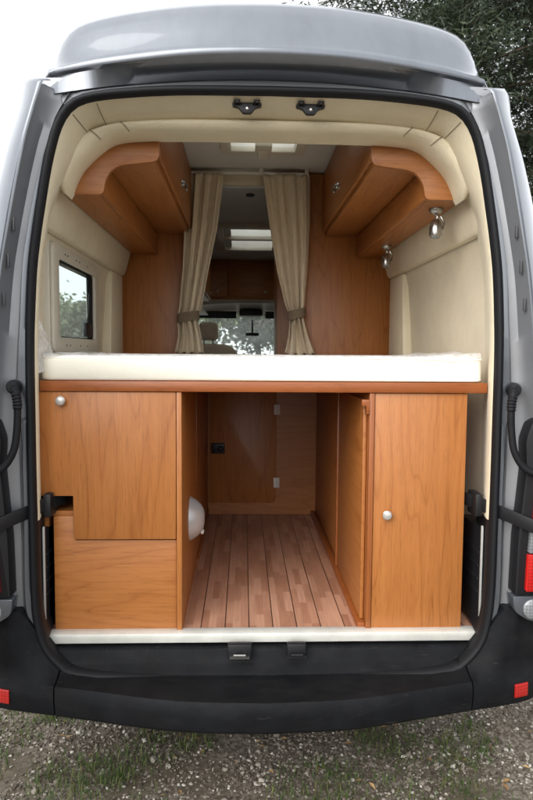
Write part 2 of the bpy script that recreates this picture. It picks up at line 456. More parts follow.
rng = np.random.default_rng(5)
def scatter_stones(n, x0, x1, y0, y1, smin, smax):
    octa = np.array([[1, 0, 0], [-1, 0, 0], [0, 1, 0], [0, -1, 0], [0, 0, 1], [0, 0, -1]], float)
    # cuboctahedron-like stone: 12 verts
    co_ = []
    for a in (-1, 1):
        for b_ in (-1, 1): co_ += [[a, b_, 0], [a, 0, b_], [0, a, b_]]
    base = np.array(co_, float) / 1.414
    bm = bmesh.new()
    for p in base: bm.verts.new(p)
    h = bmesh.ops.convex_hull(bm, input=bm.verts[:]); bm.verts.index_update()
    tri = [tuple(v.index for v in f.verts) for f in bm.faces]; bm.free()
    V, F_ = [], []
    for i in range(n):
        x, y = rng.uniform(x0, x1), rng.uniform(y0, y1)
        c = mnoise.noise(Vector((x * 3.1, y * 3.1, 4)))
        if c < -.05 and rng.random() < min(.85, -c * 3.2): continue
        s = smin + (smax - smin) * rng.random() ** 2.2
        p = base * (1 + rng.uniform(-.3, .3, base.shape)) * np.array([1, rng.uniform(.6, 1), rng.uniform(.4, .75)]) * s
        q = rng.normal(size=4); q /= np.linalg.norm(q)
        a = rng.uniform(0, 2 * PI); ca, sa = math.cos(a), math.sin(a)
        t = rng.uniform(-.5, .5); ct, st_ = math.cos(t), math.sin(t)
        R = np.array([[ca, -sa, 0], [sa, ca, 0], [0, 0, 1]]) @ np.array([[1, 0, 0], [0, ct, -st_], [0, st_, ct]])
        z = mnoise.noise(Vector((x * .9, y * .9, 0))) * .02 - .012
        p = p @ R.T + np.array([x, y, z + s * rng.uniform(.05, .5)])
        o = len(V) * 12; V.append(p); F_ += [tuple(k + o for k in f) for f in tri]
    return np.concatenate(V), F_
V, F_ = scatter_stones(30000, -1.35, 1.35, -.42, .95, .0028, .0095)
V2, F2 = scatter_stones(5000, -3, 3, -1.6, 1.4, .006, .018)
F_ += [tuple(k + len(V) for k in f) for f in F2]; V = np.concatenate([V, V2])
me = bpy.data.meshes.new('gravel'); me.from_pydata(V.tolist(), [], F_); me.materials.append(M['stone'])
o = bpy.data.objects.new('gravel', me); COL.objects.link(o); tag(o, 'loose grey and tan gravel stones under the black bumper', 'gravel', kind='stuff')

gb = MB(); lf = MB()
for i in range(1100):
    x, y = random.uniform(-1.4, 1.4), random.uniform(-.45, .9)
    c = mnoise.noise(Vector((x * 2.3 + 7, y * 2.3, 1)))
    if c < .0: continue
    for b_ in range(random.randint(9, 20)):
        a = random.uniform(0, 2 * PI); L = random.uniform(.012, .045); wd = random.uniform(.0012, .0026)
        px, py = x + random.gauss(0, .03), y + random.gauss(0, .03)
        d = Vector((math.cos(a), math.sin(a), 0)); s_ = Vector((-d.y, d.x, 0)) * wd
        lean = random.uniform(.2, 1.1); b0 = Vector((px, py, -.012))
        m_ = b0 + d * L * .4 * lean + Vector((0, 0, L * .7)); t_ = b0 + d * L * lean + Vector((0, 0, L * (1.15 - .35 * lean)))
        gb.add([b0 - s_, b0 + s_, m_ + s_ * .8, m_ - s_ * .8, t_], [(0, 1, 2, 3), (3, 2, 4)])
tag(gb.build('grass', M['grass'], smooth=0), 'short sparse weeds and grass growing through the gravel', 'grass', kind='stuff')
for i in range(70):
    x, y = random.uniform(-1.2, 1.2), random.uniform(-.3, .7); a = random.uniform(0, 6.3); s_ = random.uniform(.008, .02)
    d = Vector((math.cos(a), math.sin(a), random.uniform(-.2, .3))) * s_; e = Vector((-math.sin(a), math.cos(a), random.uniform(-.2, .3))) * s_ * .45
    c = Vector((x, y, .004 + mnoise.noise(Vector((x * .9, y * .9, 0))) * .02)); k = Vector((0, 0, s_ * .25))
    lf.add([c - d, c + e + k, c + d, c - e + k], [(0, 1, 2), (0, 2, 3)])
tag(lf.build('leaf_litter', M['deadleaf'], smooth=0), 'tiny fallen dry leaves strewn over the gravel', 'leaf litter', kind='stuff')

# ------------------------------------------------------------------ trees
def leafcloud(mb, centre, rad, n, size, rnd, long_=1.6, flat=.6):
    for _ in range(n):
        p = Vector((rnd.gauss(0, 1), rnd.gauss(0, 1), rnd.gauss(0, 1))) * .5
        p = Vector(centre) + Vector((p.x * rad, p.y * rad, p.z * rad * flat))
        a = Vector((rnd.gauss(0, 1), rnd.gauss(0, 1), rnd.gauss(0, .7))).normalized()
        b_ = a.orthogonal().normalized(); b_.rotate(Matrix.Rotation(rnd.uniform(0, 6.28), 3, a))
        s_ = size * rnd.uniform(.6, 1.3)
        mb.add([p - a * s_ * long_ * .5, p + b_ * s_ * .35, p + a * s_ * long_ * .5, p - b_ * s_ * .35], [(0, 1, 2, 3)])

def conifer(loc, H, R, seed, base, label):
    rnd = random.Random(seed)
    root = empty('conifer', loc); L = Vector(loc)
    tr = MB(); tr.tube([L + Vector((.05 * math.sin(k), .04 * math.cos(k * 1.7), H * k / 10 * .97)) for k in range(11)], [.24 * (1 - k / 10.6) for k in range(11)], 10)
    cr_ = MB()
    nb = 130
    for i in range(nb):
        t = i / nb; z = base + (H - base) * t; ang = i * 2.4 + rnd.uniform(-.4, .4)
        ln = R * (1 - t) ** .62 * rnd.uniform(.55, 1.12) + .25
        d = Vector((math.cos(ang), math.sin(ang), 0)); rise = rnd.uniform(-.12, .32)
        pts = []
        for k in range(6):
            q = k / 5; pts.append(L + Vector((0, 0, z)) + d * ln * q + Vector((rnd.gauss(0, .04), rnd.gauss(0, .04), ln * (rise * q - .35 * q * q))))
        tr.tube(pts, [.045 * (1 - .85 * k / 5) * (1 - .5 * t) for k in range(6)], 5, caps=False)
        for k in range(1, 6):
            q = k / 5
            for s_ in range(3):
                side = d.cross(Vector((0, 0, 1))) * rnd.uniform(-1, 1) * ln * .22 * (1.1 - q * .5)
                leafcloud(cr_, pts[k] + side + Vector((0, 0, -.08)), .42, 88, .030, rnd, 5.0, .6)
    tr.build('trunk', M['bark'], root); cr_.build('crown', M['needle'], root, smooth=0)
    tag(root, label, 'tree'); return root
conifer((3.6, 9.3, 0), 14.5, 3.7, 3, 2.2, 'tall dark conifer standing beyond the roof on the right, nearest of the trees')
conifer((6.6, 11.5, 0), 15.0, 3.0, 11, 2.6, 'dark conifer at the right edge behind the nearest conifer')

def broadleaf(loc, H, R, seed, mat, label, name='broadleaf_tree', n=36, per=130, size=.22):
    rnd = random.Random(seed); root = empty(name, loc); L = Vector(loc)
    tr = MB(); tr.tube([L + Vector((.06 * math.sin(k * 1.3), .06 * math.cos(k), H * .75 * k / 6)) for k in range(7)], [H * .028 * (1 - k / 8) for k in range(7)], 9)
    cw = MB()
    for i in range(n):
        th = rnd.uniform(0, 6.28); u = rnd.uniform(0, 1); rr = R * math.sqrt(rnd.uniform(.1, 1)) * math.sin(PI * (.12 + .8 * u)) ** .7
        c = L + Vector((math.cos(th) * rr, math.sin(th) * rr, H * (.28 + .70 * u)))
        if i % 2 == 0:
            s_ = L + Vector((0, 0, H * (.25 + .35 * u))); tr.tube([s_, s_.lerp(c, .5) + Vector((0, 0, .15)), c], [H * .010, H * .006, H * .002], 5, caps=False)
        leafcloud(cw, c, R * rnd.uniform(.28, .5), per, size, rnd, 1.5, .8)
    tr.build('trunk', M['bark'], root); cw.build('crown', mat, root, smooth=0)
    tag(root, label, 'tree', 'trees in the distance seen through the van windows'); return root
TR = [(-2.6, 26, 6.0, 2.3, 'leaf', 'rounded green tree seen through the windscreen behind the seat headrest'),
      (.6, 30, 7.0, 2.6, 'leaf2', 'pale grey green tree in the middle of the windscreen view'),
      (3.2, 27, 5.6, 2.2, 'leaf', 'green tree seen at the right end of the windscreen'),
      (-7.6, 29, 3.5, 1.9, 'leaf2', 'bushy grey green tree seen through the side window'),
      (-10.6, 33, 4.3, 2.0, 'leaf', 'darker green tree at the left of the side window view'),
      (-5.2, 36, 4.9, 2.4, 'leaf', 'far green tree between the side window and windscreen views')]
for i, (x, y, H, R, mk, lb) in enumerate(TR): broadleaf((x, y, 0), H, R, 40 + i, M[mk], lb)

# ------------------------------------------------------------------ the van
van = tag(empty('camper_van', (0, 0, 0)), 'silver high-roof camper van seen from behind with its rear doors wide open', 'camper van')
def part(mb, name, mat, parent=van, **kw): return mb.build(name, mat, parent, **kw)

HALF = [(0, 2.466), (.3, 2.462), (.50, 2.448), (.612, 2.430), (.664, 2.400), (.698, 2.345), (.721, 2.270), (.738, 2.195), (.755, 2.10), (.772, 2.0), (.788, 1.88), (.798, 1.73),
        (.803, 1.59), (.804, 1.30), (.804, 1.14), (.803, .97), (.801, .74), (.789, .62), (.768, .552), (.724, .496), (.668, .464), (.45, .447), (0, .436)]
NH = 110
half = cr(HALF, NH)                                        # x, z in .x, .y
ring = [(p.x, p.y) for p in half] + [(-p.x, p.y) for p in half[-2:0:-1]]
def offset(r, d):
    n = len(r); out = []
    for i in range(n):
        a = Vector(r[i - 1]); b_ = Vector(r[(i + 1) % n]); t = (b_ - a).normalized()
        nrm = Vector((-t.y, t.x))                          # ring runs clockwise seen from -Y, so this points outward
        dd = d(r[i]) if callable(d) else d
        out.append((r[i][0] + nrm.x * dd, r[i][1] + nrm.y * dd))
    return out
def at(r, y): return [(p[0], y(p) if callable(y) else y, p[1]) for p in r]

# door seal
s_ = MB(); s_.loft([at(offset(ring, d), y) for d, y in ((.001, .03), (-.001, .0), (.003, -.014), (.010, -.021), (.018, -.020), (.025, -.012), (.028, .004), (.024, .03))], closed=True)
part(s_, 'door_seal', M['seal'], smooth=60)

# flange and jamb
def flw(p):                                                # flange outer distance from the ring
    z = p[1]
    return interp(z, [(.40, .030), (.70, .052), (1.10, .046), (1.33, .048), (1.42, .062), (1.7, .050), (1.9, .050), (2.1, .044), (2.3, .032), (2.45, .030), (2.5, .030)])
XE = [(.40, .90), (.70, .93), (1.0, .945), (1.3, .945), (1.55, .928), (1.78, .903), (1.9, .886), (2.05, .857), (2.18, .830), (2.30, .803), (2.42, .766), (2.487, .742), (2.55, .72)]
XS = [(.40, .98), (.70, 1.02), (1.0, 1.035), (1.5, 1.03), (1.75, 1.02), (1.9, 1.0), (2.1, .970), (2.2, .947), (2.3, .920), (2.4, .885), (2.50, .852), (2.535, .825), (2.56, .74)]
sides = [p for p in half if p.y < 2.49 and .0 <= p.x]
fl = MB()
fo = offset(ring, flw)
fl.loft([at(offset(ring, .02), .012), at(offset(ring, .029), .0), at(offset(ring, lambda p: flw(p) - .004), -.001), at(fo, .006)], closed=True)
part(fl, 'flange', M['silver'], smooth=50)
for sx in (1, -1):
    j = MB(); zs = [.66 + i * (2.50 - .66) / 60 for i in range(61)]
    def fx(z):                                             # flange outer edge x at height z, from the ring
        if z > 2.36: return interp(z, [(2.36, .728), (2.40, .708), (2.44, .682), (2.47, .664), (2.50, .645)])
        c = [p for p in fo if p[0] > .3]
        c.sort(key=lambda p: abs(p[1] - z)); return c[0][0]
    rr = [[], [], [], [], []]
    for z in [q for q in zs if q < 2.455] + [2.462, 2.478]:
        a = min(fx(z), interp(z, XE) - .012); b_ = interp(z, XE)
        for k, (t, y) in enumerate(((0, .004), (.18, .028), (.62, .020), (.90, -.020), (1.0, -.040))):
            rr[k].append((sx * (a + (b_ - a) * t), y + (.018 if z > 2.47 else 0), z))
    j.loft(rr)
    part(j, 'door_jamb', M['jamb'], smooth=50)
    q = MB(); rr = [[], [], [], [], []]
    for z in [q for q in zs if q < 2.462] + [2.470]:
        b_ = interp(z, XE); c = interp(z, XS)
        for k, (t, y) in enumerate(((0, -.040), (.05, -.043), (.12, -.040), (.62, .02), (1.0, .10))):
            rr[k].append((sx * (b_ + (c - b_) * t), y, z))
    for k, (r_, t) in enumerate(zip(rr, (0, .05, .12, .62, 1.0))):
        x_, y_, z_ = r_[-1]
        r_[-1] = (x_, y_, z_ + .045 * t); r_.append((x_ - sx * .006, y_ + .004, z_ + .012 + .05 * t)); r_.append((x_ - sx * .03, y_ + .012, z_ + .016 + .052 * t))
    q.loft(rr); part(q, 'corner_pillar', M['silver'], smooth=60)
    for (z, x) in ((2.02, .852), (1.90, .872), (1.77, .889)):
        sl_ = MB(); sl_.box(sx * x - .003, sx * x + .003, -.030, -.018, z - .022, z + .022)
        part(sl_, 'jamb_slot_strip', M['grey_plastic'], bevel=.001)  # raised strips standing in for the jamb slots and the highlights on them

for sx in (1, -1):
    k = MB(); k.prism([(sx * a, b_) for a, b_ in ((.60, 2.475), (.66, 2.44), (.70, 2.40), (.80, 2.38), (.83, 2.47), (.79, 2.518), (.60, 2.525))], 'xz', .030, .09); part(k, 'corner_gusset', M['jamb'], bevel=.004)
# jamb strip across the top, under the roof lip
top_in = [p for p in offset(ring, .030) if p[1] > 2.40]; top_in.sort()
LOW = lambda x: 2.522 - .062 * (x / .72) ** 2
jt = MB(); jt.loft([[(p[0], .004, p[1]) for p in top_in], [(p[0] * 1.03, .03, LOW(p[0]) + .004) for p in top_in]]); part(jt, 'top_jamb', M['jamb'], smooth=50)

# roof cap with overhanging lip
def capcurve(pts): 
    c = cr(pts, 26); return [(-p.x, p.y) for p in c[:0:-1]] + [(p.x, p.y) for p in c]
TOPC = capcurve([(0, 2.768), (.25, 2.764), (.48, 2.748), (.63, 2.727), (.695, 2.697), (.735, 2.640), (.760, 2.570), (.772, 2.495)])
LIPC = capcurve([(0, 2.572), (.25, 2.570), (.45, 2.562), (.58, 2.557), (.66, 2.553), (.728, 2.549), (.756, 2.538), (.765, 2.488)])
yl = lambda x: -.10 + .13 * (x / .73) ** 2
cp = MB()
def blend(t, dy):
    return [((1 - t) * l[0] + t * tp[0], yl(l[0]) + dy, (1 - t) * l[1] + t * tp[1]) for l, tp in zip(LIPC, TOPC)]
under = [(l[0] * .985, .05, LOW(l[0])) for l in LIPC]; under2 = [(l[0] * .985, .012, LOW(l[0]) + .002) for l in LIPC]
und3 = [(l[0] * .995, yl(l[0]) + .014, l[1] - .022) for l in LIPC]
cp.loft([under, under2, und3, [(l[0], yl(l[0]) + .002, l[1] - .016) for l in LIPC], [(l[0], yl(l[0]) - .002, l[1] - .006) for l in LIPC], blend(.02, 0.0), blend(.06, .006), blend(.10, .010), blend(.35, .030), blend(.65, .055), blend(.85, .075), blend(.96, .095), blend(1.0, .125),
         [(p[0] * 1.01, .35, p[1] + .012) for p in TOPC], [(p[0] * 1.03, .9, p[1] + .03) for p in TOPC]])
part(cp, 'roof_cap', M['silver'], smooth=38)

# outer body shell (sides + roof) with openings for the side window and the roof hatches
SEC = [(.98, .40), (1.02, .70), (1.035, 1.0), (1.03, 1.5), (1.028, 1.62), (1.0, 2.02), (.970, 2.1), (.920, 2.3), (.845, 2.5), (.78, 2.59), (.66, 2.675), (.45, 2.755), (.22, 2.775)]
full = [(-x, z) for x, z in SEC] + [(x, z) for x, z in SEC[::-1]]
YS = [.10, .40, .46, 1.08, 1.53, 1.80, 2.80, 3.58, 3.75, 4.05]
def shellskip(i, j):
    y0, y1 = YS[i], YS[i + 1]
    if y0 >= .45 and y1 <= 1.81 and j == 4: return True    # side window, left side only
    if j == len(SEC) - 1 and ((y0, y1) in ((1.08, 1.53), (2.80, 3.58))): return True
    return False
def xsec(x, z, y):
    if y < .2 and z < 2.51: return math.copysign(interp(z, XS), x)
    return x
sh = MB(); sh.loft([[(xsec(x, z, y), y, z if y > .2 or z < 2.5 else 2.5 + (z - 2.5) * .3) for x, z in full] for y in YS], skip=shellskip)
part(sh, 'body_shell', M['silver'], smooth=40)
# cab: nose, roof front, pillars
nb = MB()
nose = []
for y, wx, zt, zb in ((3.75, 1.0, 1.48, .35), (4.7, .99, 1.46, .32), (5.2, .96, 1.38, .32), (5.6, .88, 1.20, .32), (5.78, .80, .95, .35)):
    nose.append([(-wx, y, zb), (-wx * 1.02, y, .8), (-wx * .97, y, zt - .06), (-wx * .85, y, zt), (wx * .85, y, zt), (wx * .97, y, zt - .06), (wx * 1.02, y, .8), (wx, y, zb)])
nb.loft(nose, caps=True); part(nb, 'bonnet', M['silver'], smooth=50)
rf = MB(); rf.loft([[(x, 4.05, z) for x, z in full if z > 2.05], [(x * .97, 4.35, 2.02 + (z - 2.05) * .45) for x, z in full if z > 2.05], [(x * .93, 4.62, 1.98 + (z - 2.05) * .10) for x, z in full if z > 2.05]])
part(rf, 'cab_roof', M['silver'])
for sx in (1, -1):
    ap = MB(); ap.tube([(sx * .90, 4.58, 2.02), (sx * .95, 5.05, 1.62), (sx * .94, 5.2, 1.40)], .045, 8); part(ap, 'windscreen_pillar', M['silver'])
ws = MB(); ws.loft([[(x, 4.62 - .1 * (x / .9) ** 2, 1.985), ][0:1] + [(x, 5.22 - .14 * (x / .9) ** 2, 1.40)] for x in [-.9 + .15 * k for k in range(13)]])
part(ws, 'windscreen', M['windscreen'])
db = MB(); db.prism([(4.55, 1.30), (4.6, 1.40), (4.95, 1.44), (5.3, 1.38), (5.3, .8), (4.6, .8)], 'yz', -.9, .9); part(db, 'dashboard', M['grey_plastic'], bevel=.02)
ub = MB(); ub.box(-.92, .92, .06, 5.4, .36, .50); part(ub, 'underbody', M['dark'])
for sx in (1, -1):
    for y in (1.35, 4.85):
        wt = MB(); wt.lathe([(.20, -.10), (.31, -.11), (.345, -.07), (.345, .07), (.31, .11), (.20, .10)], (sx * .86, y, .345), 'x', 32)
        wo_ = wt.build('wheel', M['tyre'], van, loc=None)
        rm = MB(); rm.lathe([(.02, .09), (.08, .085), (.14, .06), (.20, .095), (.205, .0), (.02, 0)], (sx * .86, y, .345), 'x', 28); rm.build('rim', M['grey_plastic'], wo_)

# rear bumper: centre step and two corner mouldings
YEC = cr([(0, -.215), (.30, -.193), (.60, -.122), (.72, -.092), (.86, -.058), (.95, -.030), (1.0, .005), (1.045, .09)], 80)
def YE(a): return interp(a, [(p.x, p.y) for p in YEC])
def bx_profile(x):
    a = abs(x)
    ye = YE(a)
    zt = interp(a, [(0, .440), (.60, .444), (.68, .462), (.735, .500), (.785, .565), (.825, .64), (.86, .690), (.95, .690), (1.03, .68)])
    y0 = interp(a, [(0, .002), (.70, .0), (.80, -.012), (.9, -.035), (1.0, .02), (1.04, .06)])
    lo = .335
    te = .446                                              # tread edge
    k = interp(a, [(.62, 0), (.86, 1)])                    # 0 = flat tread, 1 = upright corner
    pts = [(.06, zt - .004), (y0, zt)]
    for t in (.25, .5, .75):
        flat = (y0 + (ye - y0) * t, zt + (te - zt) * t)
        up_ = (y0 + (ye - y0) * (t ** 1.6), zt + (te - zt) * t)
        conc = (y0 + (ye - y0) * (t ** 2.4), zt + (te - zt) * (1 - (1 - t) ** 1.7))
        kk = interp(a, [(.60, 0), (.72, 1), (.80, .8), (.9, .0)])
        b_ = (flat[0] * (1 - kk) + conc[0] * kk, flat[1] * (1 - kk) + conc[1] * kk)
        pts.append((b_[0] * (1 - k) + up_[0] * k, b_[1] * (1 - k) + up_[1] * k))
    pts += [(ye + .006, te + .002), (ye - .002, te - .012), (ye - .004, te - .05), (ye + .006, lo + .012), (ye + .018, lo), (.02, lo + .03)]
    return [(x, p[0], p[1]) for p in pts]
bc = MB(); bc.loft([bx_profile(-.725 + 1.45 * k / 48) for k in range(49)], caps=True); part(bc, 'bumper', M['plastic'], smooth=32)
for sx in (1, -1):
    b_ = MB(); b_.loft([bx_profile(sx * (.730 + .31 * k / 22)) for k in range(23)], caps=True)
    bo = part(b_, 'bumper_corner', M['plastic'], smooth=32)
    r_ = MB(); yy = lambda a: YE(a) - .009
    r_.loft([[(sx * x, yy(x) + .012, z) for z in (.372, .420)] + [(sx * x, yy(x), z) for z in (.420, .372)] for x in [.892 + .055 * k / 6 for k in range(7)]], closed=True, caps=True)
    part(r_, 'reflector', M['reflector'], bo, bevel=.001)

# sill: black ribbed step, pale trim strip, strikers
st = MB(); st.loft([[(x, y, z) for y, z in ((.10, .522), (.055, .520), (.045, .514), (.030, .470), (.012, .455), (-.008, .440))] for x in [-.775, -.70, -.35, 0, .35, .70, .775]])
for k in range(40):
    x = -.70 + k * 1.4 / 39; st.box(x - .012, x + .012, .047, .060, .508, .5195)
part(st, 'sill_step', M['plastic'], bevel=.0015, smooth=32)
tm = MB(); tm.prism([(-.795, .565), (.795, .565), (.784, .548), (.776, .530), (-.776, .530), (-.784, .548)], 'xz', .062, .118); so_ = part(tm, 'sill_trim', M['alu'], bevel=.004)
for x in (-.092, .114):
    k = MB(); k.box(x - .043, x + .043, .006, .034, .492, .548) if x < 0 else k.box(x - .034, x + .034, .006, .034, .494, .548)
    ko = part(k, 'striker_plate', M['dark_plastic'], bevel=.004)
    k2 = MB(); k2.box(x - .036, x + .036, .001, .010, .496, .505); k2.tube([(x - .02, .006, .512), (x - .02, -.012, .516), (x + .02, -.012, .516), (x + .02, .006, .512)], .004, 8)
    part(k2, 'striker_bar', M['chrome'] if x < 0 else M['dark_plastic'], ko)
# upper latch catches on the headlining
for x0, x1 in ((-.127, -.023), (.092, .198)):
    c = (x0 + x1) / 2; k = MB(); zc = 2.452
    k.prism(roundpoly([(c - .052, zc - .006), (c - .046, zc + .010), (c + .046, zc + .010), (c + .052, zc - .006), (c + .028, zc - .012), (c + .014, zc - .03), (c - .014, zc - .03), (c - .028, zc - .012)], .006, 3), 'xz', .045, .066)
    ko = part(k, 'latch_catch', M['dark_plastic'], bevel=.003)
    for dx in (-.034, .034):
        k2 = MB(); k2.tube([(c + dx - .009, .044, zc - .002), (c + dx - .007, .024, zc + .002), (c + dx + .007, .024, zc + .002), (c + dx + .009, .044, zc - .002)], .0045, 8); part(k2, 'catch_loop', M['dark_plastic'], ko)
    k3 = MB(); k3.lathe([(.004, -.004), (.008, 0), (.008, .01)], (c, .044, zc - .016), 'y', 14); part(k3, 'screw', M['chrome'], ko)

# tail lamps
for sx in (1, -1):
    sur = MB(); P = roundpoly([(.898, 1.30), (.925, 1.385), (1.0, 1.39), (1.0, .75), (.880, .75), (.884, .95), (.904, 1.20)], [.02, .04, 0, 0, .006, .02, .02], 5)
    sur.prism([(sx * a, b_) for a, b_ in P], 'xz', -.060, .01); so_ = part(sur, 'tail_lamp', M['dark_plastic'], bevel=.004)
    for nm, mat, z0, z1 in (('red_lens', M['red'], .985, 1.215), ('clear_lens', M['clear'], .905, .980), ('red_lens', M['red'], .768, .900)):
        l = MB(); x0 = interp((z0 + z1) / 2, [(.8, .908), (.95, .916), (1.1, .929)])
        l.prism(roundpoly([(sx * x0, z0), (sx * 1.0, z0), (sx * 1.0, z1), (sx * (x0 + .004), z1)], .006, 3), 'xz', -.075, -.055); part(l, nm, mat, so_, bevel=.004)
    bz = MB(); P = roundpoly([(.872, .745), (1.0, .745), (1.0, .655), (.935, .655), (.878, .690)], [.006, 0, 0, .02, .02], 4)
    bz.prism([(sx * a, b_) for a, b_ in P], 'xz', -.060, .0); bo = part(bz, 'lamp_bezel', M['silver'], bevel=.006)
    rl = MB(); rl.lathe([(.036, .0), (.036, -.006), (.030, -.010), (.010, -.012)], (sx * .945, -.058, .700), 'y', 28); part(rl, 'round_lens', M['clear'], bo)

# check straps and wiring conduits from the pillars to the open doors
for sx in (1, -1):
    k = MB(); A = [(sx * .745, .16, 1.055), (sx * .80, .06, 1.045), (sx * .86, -.035, 1.028), (sx * .985, -.17, .985)]
    k.loft([[(x - .004 * sx, y - .003, z - .024), (x + .004 * sx, y + .003, z - .024), (x + .004 * sx, y + .003, z + .024), (x - .004 * sx, y - .003, z + .024)] for x, y, z in A], closed=True, caps=True)
    part(k, 'check_strap', M['dark_plastic'], bevel=.002)
    an = MB(); an.box(*sorted((sx * .772, sx * .80)), .06, .15, 1.00, 1.085); part(an, 'strap_anchor', M['dark_plastic'], bevel=.006)
    k = MB(); pts = cr([(sx * .862, -.01, 1.478), (sx * .848, -.055, 1.462), (sx * .838, -.068, 1.42), (sx * .840, -.07, 1.34), (sx * .852, -.075, 1.262), (sx * .888, -.085, 1.205), (sx * .945, -.10, 1.186), (sx * 1.01, -.13, 1.19)], 90)
    rad = [(.0165 if i % 2 else .014) if i < 22 else .0125 for i in range(90)]
    k.tube(pts, rad, 12); ko = part(k, 'wiring_conduit', M['seal'])
    k = MB(); k.lathe([(.025, .012), (.025, -.006), (.020, -.018), (.015, -.024)], (sx * .866, -.018, 1.475), 'y', 22); part(k, 'grommet', M['dark_plastic'], ko)

# open rear doors, swung a little past square, beyond the picture's edges
for sx in (1, -1):
    ang = math.radians(8); hx, hy = 1.005, -.055
    def D(u, t, z): return (sx * (hx + u * math.sin(ang) + t * math.cos(ang)), hy - u * math.cos(ang) + t * math.sin(ang), z)
    outl = [(.02, .52), (.76, .50), (.76, 2.47), (.30, 2.49), (.20, 2.44), (.10, 2.2), (.05, 1.8), (.02, 1.4)]
    k = MB(); n = len(outl)
    k.add([D(u, 0, z) for u, z in outl] + [D(u, .06, z) for u, z in outl], [tuple(range(n)), tuple(range(2 * n - 1, n - 1, -1))] + [(i, (i + 1) % n, (i + 1) % n + n, i + n) for i in range(n)])
    do = part(k, 'rear_door', M['silver'], bevel=.012)
    k = MB(); o2 = [(.12, 1.5), (.68, 1.5), (.68, 2.2), (.2, 2.2)]
    k.add([D(u, -.004, z) for u, z in o2] + [D(u, .064, z) for u, z in o2], [(0, 1, 2, 3), (7, 6, 5, 4)] + [(i, (i + 1) % 4, (i + 1) % 4 + 4, i + 4) for i in range(4)]); part(k, 'door_window', M['dark_plastic'], do)
    k = MB(); o2 = [(.10, .65), (.70, .65), (.70, 1.4), (.10, 1.4)]
    k.add([D(u, -.012, z) for u, z in o2] + [D(u, .004, z) for u, z in o2], [(0, 1, 2, 3), (7, 6, 5, 4)] + [(i, (i + 1) % 4, (i + 1) % 4 + 4, i + 4) for i in range(4)]); part(k, 'door_card', M['grey_plastic'], do)

# ---------------- interior lining
LS = [(.872, .56), (.885, 1.40), (.885, 1.652), (.872, 1.98), (.855, 2.06), (.80, 2.25), (.75, 2.45), (.69, 2.60), (.60, 2.70), (.45, 2.722), (.19, 2.725)]
lfull = [(-x, z) for x, z in LS] + [(x, z) for x, z in LS[::-1]]
LY = [.20, .44, 1.08, 1.15, 1.39, 1.95, 2.0, 2.85, 3.53, 4.05]
def lz(z, y):
    if y < 1.96: return z
    cz = 2.655 - (y - 1.95) * .085
    return z if z < 2.25 else 2.25 + (z - 2.25) * (cz - 2.25) / (2.725 - 2.25)
def lskip(i, j):
    y0, y1 = LY[i], LY[i + 1]
    if j == 2 and y0 >= .43 and y1 <= 1.16: return True
    if j == len(LS) - 1 and ((y0, y1) in ((1.08, 1.15), (1.15, 1.39), (2.85, 3.53))): return True
    return False
ll = MB(); ll.loft([[(x, y, lz(z, y)) for x, z in lfull] for y in LY], skip=lskip)
lo_ = part(ll, 'wall_lining', M['wallcloth'], smooth=40)
lo_.data.materials.append(M['ceil'])
for p in lo_.data.polygons:
    if p.center.z > 2.42: p.material_index = 1

# cream rear frame trim: ring from the seal to the lining (not across the sill)
tp = [p for p in half if p.y > 1.0]
def dtop(p): return interp(p.y, [(1.9, -.030), (2.10, -.025), (2.22, .004), (2.36, .030), (2.47, .032)])
seqR = [(p.x, p.y) for p in tp]; seq = [(-x, z) for x, z in seqR[:0:-1]] + seqR
def off_open(s_, f):
    out = []
    for i, p in enumerate(s_):
        a = Vector(s_[max(i - 1, 0)]); b_ = Vector(s_[min(i + 1, len(s_) - 1)]); t = (b_ - a).normalized(); n_ = Vector((-t.y, t.x))
        d = f(Vector(p)); out.append((p[0] - n_.x * d, p[1] - n_.y * d))
    return out
tb = MB()
tb.loft([[(x, .012, z) for x, z in seq], [(x, .022, z) for x, z in off_open(seq, lambda p: .003)], [(x, .075, z) for x, z in off_open(seq, lambda p: .4 * dtop(p) + .005)],
         [(x, .145, z) for x, z in off_open(seq, dtop)], [(x, .16, z) for x, z in off_open(seq, lambda p: dtop(p) - .008)], [(x, .30, z) for x, z in off_open(seq, lambda p: dtop(p) - .045)]])
rt_ = part(tb, 'rear_frame_trim', M['leather'], smooth=70)
S0 = off_open(seq, lambda p: .003); S1 = off_open(seq, lambda p: .4 * dtop(p) + .005); S2 = off_open(seq, dtop)
for sx in (1, -1):
    for xx in (.575, .655):
        i = min((i for i in range(len(seq)) if seq[i][0] * sx > 0 and seq[i][1] > 2.2), key=lambda i: abs(abs(seq[i][0]) - xx))
        k = MB(); k.tube([(S0[i][0], .021, S0[i][1]), (S1[i][0], .074, S1[i][1] - .0005), (S2[i][0], .145, S2[i][1])], .0018, 6); part(k, 'seam', M['seam'], rt_)
for sx in (1, -1):
    lw = [(p.x * sx, p.y) for p in half if .55 < p.y < 1.03]
    k = MB(); k.loft([[(x, .012, z) for x, z in lw], [(x * .996, .022, z) for x, z in lw], [(x * 1.004, .06, z) for x, z in lw], [(x * 1.03, .20, z) for x, z in lw]]); part(k, 'lower_frame_trim', M['dark_plastic'], smooth=70)

